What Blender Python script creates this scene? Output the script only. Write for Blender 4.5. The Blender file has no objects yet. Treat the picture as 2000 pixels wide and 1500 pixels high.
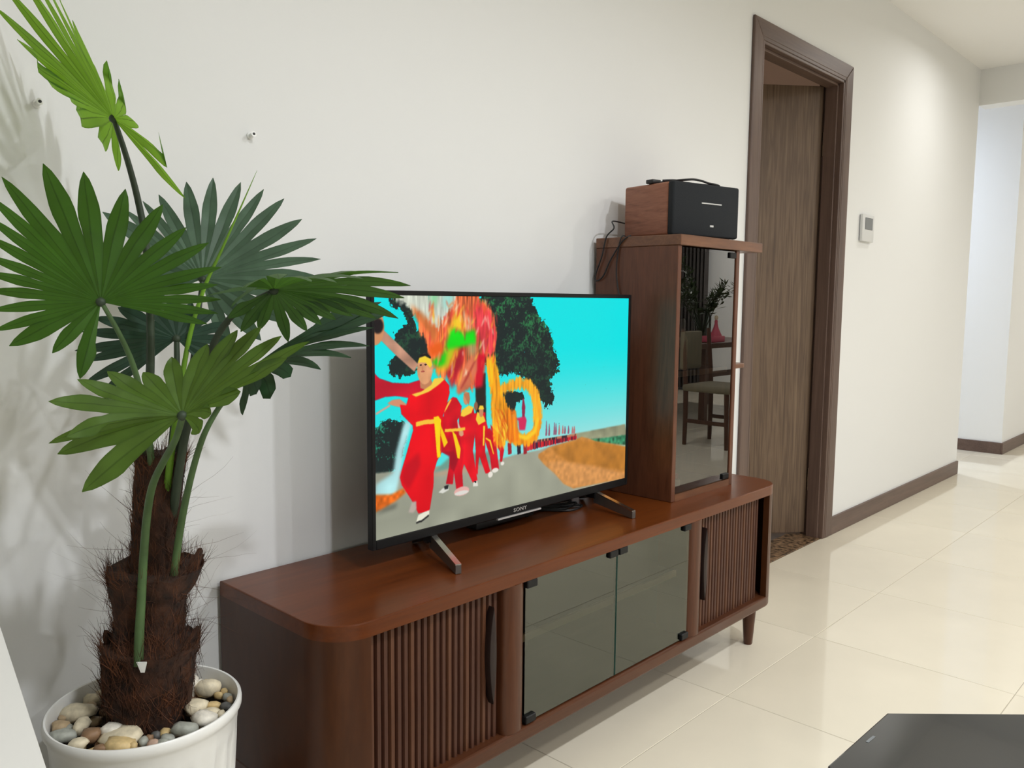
import bpy, bmesh, math, random
import numpy as np
from mathutils import Vector, Matrix, noise
S = bpy.context.scene
COL = S.collection
random.seed(7)

# ------------------------------------------------------------------ camera, world, lights, exposure
cam_d = bpy.data.cameras.new('camera'); cam = bpy.data.objects.new('camera', cam_d); COL.objects.link(cam)
YAW, PITCH, ROLL, FPX = 0.8156, 0.1004, 0.0091, 1624.34
F = Vector((math.sin(YAW)*math.cos(PITCH), math.cos(YAW)*math.cos(PITCH), -math.sin(PITCH)))
R = Vector((math.cos(YAW), -math.sin(YAW), 0)); U = R.cross(F)
R2 = R*math.cos(ROLL)+U*math.sin(ROLL); U2 = -R*math.sin(ROLL)+U*math.cos(ROLL)
cam.matrix_world = Matrix(((R2.x,U2.x,-F.x,0),(R2.y,U2.y,-F.y,-1.59975),(R2.z,U2.z,-F.z,1.13241),(0,0,0,1)))
cam_d.sensor_width = 36; cam_d.lens = FPX/2000*36; cam_d.clip_start = .02
S.camera = cam
S.view_settings.view_transform = 'Standard'; S.view_settings.look = 'None'
S.view_settings.exposure = 0; S.view_settings.gamma = 1; S.view_settings.use_curve_mapping = False
S.cycles.use_denoising = True
S.cycles.max_bounces = 10; S.cycles.transparent_max_bounces = 12
S.cycles.sample_clamp_indirect = 6
wd = bpy.data.worlds.new('world'); S.world = wd; wd.use_nodes = True
wd.node_tree.nodes['Background'].inputs[0].default_value = (.8,.85,.9,1)
wd.node_tree.nodes['Background'].inputs[1].default_value = .05
ZC = 2.63
NEUT = (.925,.955,1); WARM = (1,.965,.91); COOL = (.76,.84,1); MILD = (1,.99,.965)
# (x, y, z, watts, radius, colour): recessed ceiling lamps; their fittings are built further down at the same places
LAMPS = [(.74,-2.0,ZC,25,.05,NEUT),(2.08,-2.0,ZC,25,.05,NEUT),(3.4,-2.6,ZC,18,.05,WARM),
         (.74,-3.7,ZC,25,.05,NEUT),(2.3,-3.7,ZC,25,.05,NEUT),(4.98,-.62,ZC,7,.05,MILD),
         (4.9,-2.5,ZC,22,.05,MILD),(8.5,-3.5,ZC,50,.05,WARM),
         (6.75,1.3,2.70,34,.06,COOL),(8.0,-.75,2.70,10,.06,WARM),(3.9,1.6,2.4,22,.06,(1,.72,.55))]
for i,(x,y,z,w,r,c) in enumerate(LAMPS):
    L = bpy.data.lights.new('downlight_lamp','AREA'); L.shape='DISK'; L.size=2*r; L.energy=w; L.color=c; L.spread=math.radians(165)
    o = bpy.data.objects.new('downlight_lamp',L); COL.objects.link(o); o.location=(x,y,z-.022)

# ------------------------------------------------------------------ helpers
def origin(o):
    p = Vector((0,0,0))
    while o is not None:
        p += o.location; o = o.parent
    return p
def thing(name, label, cat, loc, group=None):
    o = bpy.data.objects.new(name, None); COL.objects.link(o); o.location = loc
    o.empty_display_size = .05
    return tag(o, label, cat, group)
def tag(o, label=None, cat=None, group=None, kind=None):
    if label: o['label']=label
    if cat: o['category']=cat
    if group: o['group']=group
    if kind: o['kind']=kind
    return o
def empty(name, parent):
    o = bpy.data.objects.new(name, None); COL.objects.link(o); o.parent = parent; o.empty_display_size=.02
    return o
class MB:
    def __init__(s): s.bm = bmesh.new()
    def _add(s, b, M=None):
        if M is not None: b.transform(M)
        m = bpy.data.meshes.new('t'); b.to_mesh(m); b.free(); s.bm.from_mesh(m); bpy.data.meshes.remove(m); return s
    def box(s,x0,x1,y0,y1,z0,z1,bev=0,seg=2,M=None):
        b = bmesh.new(); bmesh.ops.create_cube(b,size=1)
        for v in b.verts: v.co = Vector(((x0+x1)/2+v.co.x*(x1-x0),(y0+y1)/2+v.co.y*(y1-y0),(z0+z1)/2+v.co.z*(z1-z0)))
        if bev: bmesh.ops.bevel(b,geom=b.edges[:],offset=bev,segments=seg,profile=.5,affect='EDGES')
        return s._add(b,M)
    def prism(s,poly,z0,z1,bev=0,seg=2,M=None,top_only=False):
        b = bmesh.new(); n=len(poly)
        lo=[b.verts.new((x,y,z0)) for x,y in poly]; hi=[b.verts.new((x,y,z1)) for x,y in poly]
        b.faces.new(lo[::-1]); b.faces.new(hi)
        for i in range(n): b.faces.new((lo[i],lo[(i+1)%n],hi[(i+1)%n],hi[i]))
        bmesh.ops.recalc_face_normals(b,faces=b.faces[:])
        if bev:
            ed=[e for e in b.edges if abs(e.verts[0].co.z-e.verts[1].co.z)<1e-6 and (not top_only or e.verts[0].co.z>z1-1e-6)]
            bmesh.ops.bevel(b,geom=ed,offset=bev,segments=seg,profile=.5,affect='EDGES')
        return s._add(b,M)
    def lathe(s,prof,seg=32,c=(0,0,0),fn=None,M=None,cap=True):
        b = bmesh.new(); rows=[]
        for r,z in prof:
            row=[]
            for i in range(seg):
                a=2*math.pi*i/seg; rr=r if fn is None else fn(r,z,a)
                row.append(b.verts.new((c[0]+rr*math.cos(a),c[1]+rr*math.sin(a),c[2]+z)))
            rows.append(row)
        for p,q in zip(rows,rows[1:]):
            for i in range(seg): b.faces.new((p[i],p[(i+1)%seg],q[(i+1)%seg],q[i]))
        if cap: b.faces.new(rows[0][::-1]); b.faces.new(rows[-1])
        return s._add(b,M)
    def tube(s,pts,rad,seg=8,smooth=4,cap=True):
        pts=[Vector(p) for p in pts]; n=len(pts)
        rads=rad if isinstance(rad,(list,tuple)) else [rad]*n
        P=[];Rr=[]
        for i in range(n-1):
            p0=pts[max(i-1,0)];p1=pts[i];p2=pts[i+1];p3=pts[min(i+2,n-1)]
            for k in range(smooth):
                t=k/smooth
                P.append(.5*((2*p1)+(p2-p0)*t+(2*p0-5*p1+4*p2-p3)*t*t+(3*p1-p0-3*p2+p3)*t**3)); Rr.append(rads[i]+(rads[i+1]-rads[i])*t)
        P.append(pts[-1]);Rr.append(rads[-1])
        b=bmesh.new();rows=[];nrm=None
        for i,p in enumerate(P):
            d=(P[min(i+1,len(P)-1)]-P[max(i-1,0)]).normalized()
            if nrm is None: nrm=d.orthogonal().normalized()
            nrm=(nrm-d*nrm.dot(d)).normalized(); bn=d.cross(nrm)
            rows.append([b.verts.new(p+Rr[i]*(nrm*math.cos(2*math.pi*k/seg)+bn*math.sin(2*math.pi*k/seg))) for k in range(seg)])
        for p,q in zip(rows,rows[1:]):
            for i in range(seg): b.faces.new((p[i],p[(i+1)%seg],q[(i+1)%seg],q[i]))
        if cap: b.faces.new(rows[0][::-1]); b.faces.new(rows[-1])
        return s._add(b)
    def build(s,name,mat,parent=None,smooth=0,label=None):
        o0=origin(parent) if parent else Vector((0,0,0))
        for v in s.bm.verts: v.co-=o0
        me=bpy.data.meshes.new(name); s.bm.to_mesh(me); s.bm.free()
        me.materials.append(mat)
        if smooth: shade(me,smooth)
        o=bpy.data.objects.new(name,me); COL.objects.link(o)
        if parent: o.parent=parent
        if label: o['label']=label
        return o
def shade(me,deg):
    me.polygons.foreach_set('use_smooth',[True]*len(me.polygons))
    bm=bmesh.new(); bm.from_mesh(me); a=math.radians(deg)
    for e in bm.edges:
        if len(e.link_faces)==2 and e.calc_face_angle(0)>a: e.smooth=False
    bm.to_mesh(me); bm.free()
def raw(name,verts,faces,mat,parent=None,smooth=0):
    o0=origin(parent) if parent else Vector((0,0,0))
    me=bpy.data.meshes.new(name); me.from_pydata([tuple(Vector(v)-o0) for v in verts],[],faces); me.materials.append(mat); me.update()
    if smooth: shade(me,smooth)
    o=bpy.data.objects.new(name,me); COL.objects.link(o)
    if parent: o.parent=parent
    return o
def struct(o): o['kind']='structure'; return o
def dup(o,parent):
    c=o.copy(); COL.objects.link(c); c.parent=parent; return c

# ------------------------------------------------------------------ materials
def srgb(r,g,b):
    f=lambda c:(c/255/12.92 if c/255<=.04045 else ((c/255+.055)/1.055)**2.4)
    return (f(r),f(g),f(b),1)
def mat(name,col,rough=.5,metal=0,spec=.5,coat=0,bump=0,bscale=50,var=0,vscale=5,trans=0):
    m=bpy.data.materials.new(name); m.use_nodes=True; nt=m.node_tree; b=nt.nodes['Principled BSDF']
    b.inputs['Base Color'].default_value=col; b.inputs['Roughness'].default_value=rough; b.inputs['Metallic'].default_value=metal
    b.inputs['Specular IOR Level'].default_value=spec; b.inputs['Coat Weight'].default_value=coat; b.inputs['Coat Roughness'].default_value=.06
    tc=nt.nodes.new('ShaderNodeTexCoord')
    if bump:
        n=nt.nodes.new('ShaderNodeTexNoise'); n.inputs['Scale'].default_value=bscale; n.inputs['Detail'].default_value=4
        bp=nt.nodes.new('ShaderNodeBump'); bp.inputs['Strength'].default_value=bump; bp.inputs['Distance'].default_value=.002
        nt.links.new(tc.outputs['Object'],n.inputs['Vector']); nt.links.new(n.outputs['Fac'],bp.inputs['Height']); nt.links.new(bp.outputs['Normal'],b.inputs['Normal'])
    if var:
        n=nt.nodes.new('ShaderNodeTexNoise'); n.inputs['Scale'].default_value=vscale; n.inputs['Detail'].default_value=5
        cr=nt.nodes.new('ShaderNodeValToRGB'); cr.color_ramp.elements[0].position=.35; cr.color_ramp.elements[1].position=.65
        cr.color_ramp.elements[0].color=tuple(c*(1-var) for c in col[:3])+(1,); cr.color_ramp.elements[1].color=tuple(min(1,c*(1+var)) for c in col[:3])+(1,)
        nt.links.new(tc.outputs['Object'],n.inputs['Vector']); nt.links.new(n.outputs['Fac'],cr.inputs['Fac']); nt.links.new(cr.outputs['Color'],b.inputs['Base Color'])
    return m
def wood(name,stops,scale,rough=.3,coat=0,dist=2.5,fine=.35,coat_rough=.08,spec=.5):
    """grain: stretched noise, bands along the axis whose scale is small"""
    m=bpy.data.materials.new(name); m.use_nodes=True; nt=m.node_tree; b=nt.nodes['Principled BSDF']; l=nt.links.new
    tc=nt.nodes.new('ShaderNodeTexCoord'); mp=nt.nodes.new('ShaderNodeMapping'); mp.inputs['Scale'].default_value=scale
    n=nt.nodes.new('ShaderNodeTexNoise'); n.inputs['Scale'].default_value=1; n.inputs['Detail'].default_value=6; n.inputs['Distortion'].default_value=dist
    mp2=nt.nodes.new('ShaderNodeMapping'); mp2.inputs['Scale'].default_value=tuple(c*9 for c in scale)
    n2=nt.nodes.new('ShaderNodeTexNoise'); n2.inputs['Scale'].default_value=1; n2.inputs['Detail'].default_value=3
    mix=nt.nodes.new('ShaderNodeMix'); mix.data_type='FLOAT'; mix.inputs[0].default_value=fine
    cr=nt.nodes.new('ShaderNodeValToRGB'); e=cr.color_ramp.elements
    while len(e)<len(stops): e.new(.5)
    for k,(p,c) in enumerate(stops): e[k].position=p; e[k].color=c
    l(tc.outputs['Object'],mp.inputs['Vector']); l(tc.outputs['Object'],mp2.inputs['Vector']); l(mp.outputs['Vector'],n.inputs['Vector']); l(mp2.outputs['Vector'],n2.inputs['Vector'])
    l(n.outputs['Fac'],mix.inputs[2]); l(n2.outputs['Fac'],mix.inputs[3]); l(mix.outputs[0],cr.inputs['Fac']); l(cr.outputs['Color'],b.inputs['Base Color'])
    b.inputs['Roughness'].default_value=rough; b.inputs['Coat Weight'].default_value=coat; b.inputs['Coat Roughness'].default_value=coat_rough; b.inputs['Specular IOR Level'].default_value=spec
    return m
def glass(name,tint,refl,rough=.0,gcol=(1,1,1,1)):
    m=bpy.data.materials.new(name); m.use_nodes=True; nt=m.node_tree; l=nt.links.new; nt.nodes.remove(nt.nodes['Principled BSDF'])
    out=nt.nodes['Material Output']; t=nt.nodes.new('ShaderNodeBsdfTransparent'); t.inputs[0].default_value=tint
    g=nt.nodes.new('ShaderNodeBsdfGlossy'); g.inputs['Roughness'].default_value=rough; g.inputs[0].default_value=gcol
    lw=nt.nodes.new('ShaderNodeLayerWeight'); lw.inputs[0].default_value=refl
    mx=nt.nodes.new('ShaderNodeMixShader'); l(lw.outputs['Fresnel'],mx.inputs[0]); l(t.outputs[0],mx.inputs[1]); l(g.outputs[0],mx.inputs[2]); l(mx.outputs[0],out.inputs[0])
    return m
def leafmat(name,col,tcol,tmix,rough=.45,rib=0):
    m=bpy.data.materials.new(name); m.use_nodes=True; nt=m.node_tree; l=nt.links.new; b=nt.nodes['Principled BSDF']; out=nt.nodes['Material Output']
    tc=nt.nodes.new('ShaderNodeTexCoord'); n=nt.nodes.new('ShaderNodeTexNoise'); n.inputs['Scale'].default_value=25; n.inputs['Detail'].default_value=3
    cr=nt.nodes.new('ShaderNodeValToRGB'); cr.color_ramp.elements[0].position=.3; cr.color_ramp.elements[1].position=.7
    cr.color_ramp.elements[0].color=tuple(c*.8 for c in col[:3])+(1,); cr.color_ramp.elements[1].color=tuple(c*1.2 for c in col[:3])+(1,)
    l(tc.outputs['Object'],n.inputs['Vector']); l(n.outputs['Fac'],cr.inputs['Fac'])
    t=nt.nodes.new('ShaderNodeBsdfTranslucent')
    if rib:   # dark midrib and darker seams, along the leaflet's own width
        sx=nt.nodes.new('ShaderNodeSeparateXYZ'); l(tc.outputs['UV'],sx.inputs[0])
        rr=nt.nodes.new('ShaderNodeValToRGB'); e=rr.color_ramp.elements
        while len(e)<5: e.new(.5)
        for k,(p,v) in enumerate(((0,1-rib*.55),(.12,1),(.44,1.02),(.5,1-rib),(.56,1.02))): e[k].position=p; e[k].color=(v,v,v,1)
        x=e.new(.88); x.color=(1,1,1,1); x=e.new(1); v=1-rib*.55; x.color=(v,v,v,1)
        l(sx.outputs[0],rr.inputs['Fac'])
        for src,dst in ((cr.outputs['Color'],b.inputs['Base Color']),(None,t.inputs[0])):
            mx=nt.nodes.new('ShaderNodeMix'); mx.data_type='RGBA'; mx.blend_type='MULTIPLY'; mx.inputs[0].default_value=1
            if src is None: mx.inputs[6].default_value=tcol
            else: l(src,mx.inputs[6])
            l(rr.outputs['Color'],mx.inputs[7]); l(mx.outputs[2],dst)
    else:
        l(cr.outputs['Color'],b.inputs['Base Color']); t.inputs[0].default_value=tcol
    b.inputs['Roughness'].default_value=rough; b.inputs['Specular IOR Level'].default_value=.35
    mx=nt.nodes.new('ShaderNodeMixShader'); mx.inputs[0].default_value=tmix; l(b.outputs[0],mx.inputs[1]); l(t.outputs[0],mx.inputs[2]); l(mx.outputs[0],out.inputs[0])
    return m
def emit(name,col,s):
    m=bpy.data.materials.new(name); m.use_nodes=True; b=m.node_tree.nodes['Principled BSDF']; b.inputs['Emission Color'].default_value=col; b.inputs['Emission Strength'].default_value=s; b.inputs['Base Color'].default_value=col
    return m
M_wall=mat('wall_paint',(.805,.81,.80,1),.6,spec=.3,bump=.05,bscale=180)
M_ceil=mat('ceiling_paint',(.86,.855,.84,1),.8,spec=.2)
M_tile=mat('polished_tile',(.72,.66,.53,1),.07,spec=.5,var=.03,vscale=2.5)
M_tile_b=mat('polished_tile_pale',(.735,.675,.545,1),.07,spec=.5,var=.03,vscale=2.5)
M_grout=mat('grout',(.42,.38,.30,1),.8)
M_tilegrey=mat('dark_floor',(.10,.085,.075,1),.3,var=.3,vscale=6)
M_top=wood('cabinet_wood_top',[(.25,srgb(78,36,11)),(.5,srgb(94,45,14)),(.75,srgb(108,54,18))],(1.6,22,22),.28,coat=.05,spec=.28,dist=1.5)
M_front=wood('cabinet_wood_front',[(.25,srgb(66,36,20)),(.5,srgb(80,45,26)),(.75,srgb(92,54,32))],(2,26,26),.34,coat=.08,spec=.3,dist=1.5)
M_vert=wood('cabinet_wood_upright',[(.25,srgb(66,36,20)),(.5,srgb(80,45,27)),(.75,srgb(92,54,33))],(26,26,2),.34,coat=.08,spec=.3,dist=1.5)
M_side=wood('cabinet_wood_side',[(.25,srgb(58,30,15)),(.5,srgb(70,38,19)),(.75,srgb(82,46,24))],(14,5,2),.36,coat=.05,spec=.25,dist=1.5)
M_tower=wood('tower_wood',[(.3,srgb(78,46,30)),(.55,srgb(98,59,40)),(.75,srgb(108,65,43))],(20,20,2.2),.36,coat=.06,spec=.35)
M_towerh=wood('tower_wood_flat',[(.3,srgb(86,52,32)),(.55,srgb(108,68,42)),(.75,srgb(122,80,52))],(2.2,20,20),.4,coat=.1)
M_slat=wood('slat_wood',[(.3,srgb(64,37,27)),(.5,srgb(76,46,34)),(.75,srgb(88,56,42))],(40,40,3),.42,spec=.3)
M_slat2=wood('slat_wood_light',[(.3,srgb(74,44,30)),(.5,srgb(90,56,38)),(.75,srgb(102,68,48))],(40,40,3),.42,spec=.3)
M_dark=mat('cabinet_inside',srgb(58,40,30),.6)
M_darkrec=mat('dark_recess',srgb(32,16,12),.5)
M_shelf=mat('pale_shelf_edge',srgb(178,150,122),.5)
M_door=wood('door_wood',[(.30,srgb(62,45,33)),(.40,srgb(94,74,56)),(.47,srgb(118,96,75)),(.53,srgb(92,72,55)),(.62,srgb(124,102,80)),(.74,srgb(140,116,92))],(8,8,.28),.45,dist=2.6,fine=.42)
M_trim=wood('frame_wood',[(.25,srgb(72,54,46)),(.5,srgb(94,74,64)),(.8,srgb(114,92,80))],(14,14,.7),.45,dist=1.2,fine=.4)
M_trimh=wood('frame_wood_flat',[(.25,srgb(72,54,46)),(.5,srgb(94,74,64)),(.8,srgb(114,92,80))],(.7,14,14),.45,dist=1.2,fine=.4)
M_black=mat('black_plastic',srgb(22,22,23),.4,spec=.2)
M_blackm=mat('black_matte',srgb(28,29,30),.55)
M_steel=mat('brushed_steel',(.62,.60,.57,1),.22,metal=1)
M_foot=mat('foot_metal',(.20,.19,.18,1),.32,metal=.8)
M_cable=mat('black_cable',srgb(18,18,20),.5)
M_board=mat('white_board',(.66,.655,.62,1),.45)
M_wplast=mat('white_plastic',(.82,.82,.79,1),.35)
M_glass=glass('tinted_glass',(.48,.53,.46,1),.50,gcol=(.95,1,.92,1))
M_glass2=glass('smoked_glass',(.46,.44,.41,1),.60)
M_gedge=mat('glass_edge',srgb(30,70,60),.2)
M_speakw=wood('speaker_walnut',[(.3,srgb(104,60,40)),(.5,srgb(138,86,62)),(.75,srgb(156,102,76))],(6,3,26),.45,dist=3)
M_fabric=mat('speaker_cloth',srgb(24,28,32),.9,bump=.6,bscale=900)
M_pot=mat('pot_glaze',(.80,.795,.76,1),.3,spec=.5)
M_soil=mat('dark_soil',srgb(40,28,18),.95,bump=1,bscale=90)
M_fibre=mat('coir_trunk',srgb(52,29,15),.95,bump=1,bscale=120,var=.6,vscale=45)
M_hair=mat('coir_hair',srgb(78,44,22),.9,var=.75,vscale=22)
M_stem=leafmat('stem_green',srgb(78,104,62),(.10,.2,.03,1),.05,.5)
M_stemd=leafmat('stem_dark',srgb(54,66,50),(.06,.12,.03,1),.05,.5)
M_spear=leafmat('spear_green',srgb(112,156,44),(.3,.5,.05,1),.15,.5)
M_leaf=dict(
 top=leafmat('leaf_backlit',srgb(70,118,38),(.27,.52,.03,1),.55,rib=.6),  # light coming through the blade is painted into this brighter green
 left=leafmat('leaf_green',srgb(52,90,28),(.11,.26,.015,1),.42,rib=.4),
 middle=leafmat('leaf_grey_sheen',srgb(80,104,84),(.05,.11,.04,1),.18,.45,rib=.3),  # grey sheen of the upper face is painted into this green
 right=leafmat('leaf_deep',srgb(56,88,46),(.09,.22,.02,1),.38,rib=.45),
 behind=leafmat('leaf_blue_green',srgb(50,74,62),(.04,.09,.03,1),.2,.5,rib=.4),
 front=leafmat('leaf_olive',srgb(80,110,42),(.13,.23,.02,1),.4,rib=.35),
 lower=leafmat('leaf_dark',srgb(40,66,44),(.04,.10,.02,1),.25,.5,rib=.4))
M_marble=mat('brown_marble',srgb(104,82,60),.3,var=.92,vscale=46,spec=.3)
M_screen_grey=mat('grey_display',srgb(112,116,118),.2)
M_thermo=mat('thermostat_white',srgb(214,215,214),.4)
M_thermo_s=mat('thermostat_side',srgb(150,152,154),.4)
M_btop=mat('black_glass',(.030,.030,.030,1),.05,spec=.8)
M_chairw=wood('chair_wood',[(.3,srgb(60,36,24)),(.7,srgb(86,54,36))],(20,20,3),.4)
M_cloth=mat('chair_cloth',srgb(120,112,92),.9)
M_curtain=mat('curtain_cloth',srgb(74,70,68),.9)
M_pink=mat('pink_plastic',srgb(214,96,116),.4)
M_olive=leafmat('olive_leaf',srgb(56,70,44),(.05,.08,.03,1),.2)
M_vase=glass('vase_glass',(.75,.8,.78,1),.25)
M_skin=mat('warm_cream',srgb(226,206,176),.5)
M_lampglow=emit('lamp_diffuser',(1,.93,.82,1),4)
M_silver=mat('silver_print',(.75,.75,.75,1),.3,metal=.6)
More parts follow.
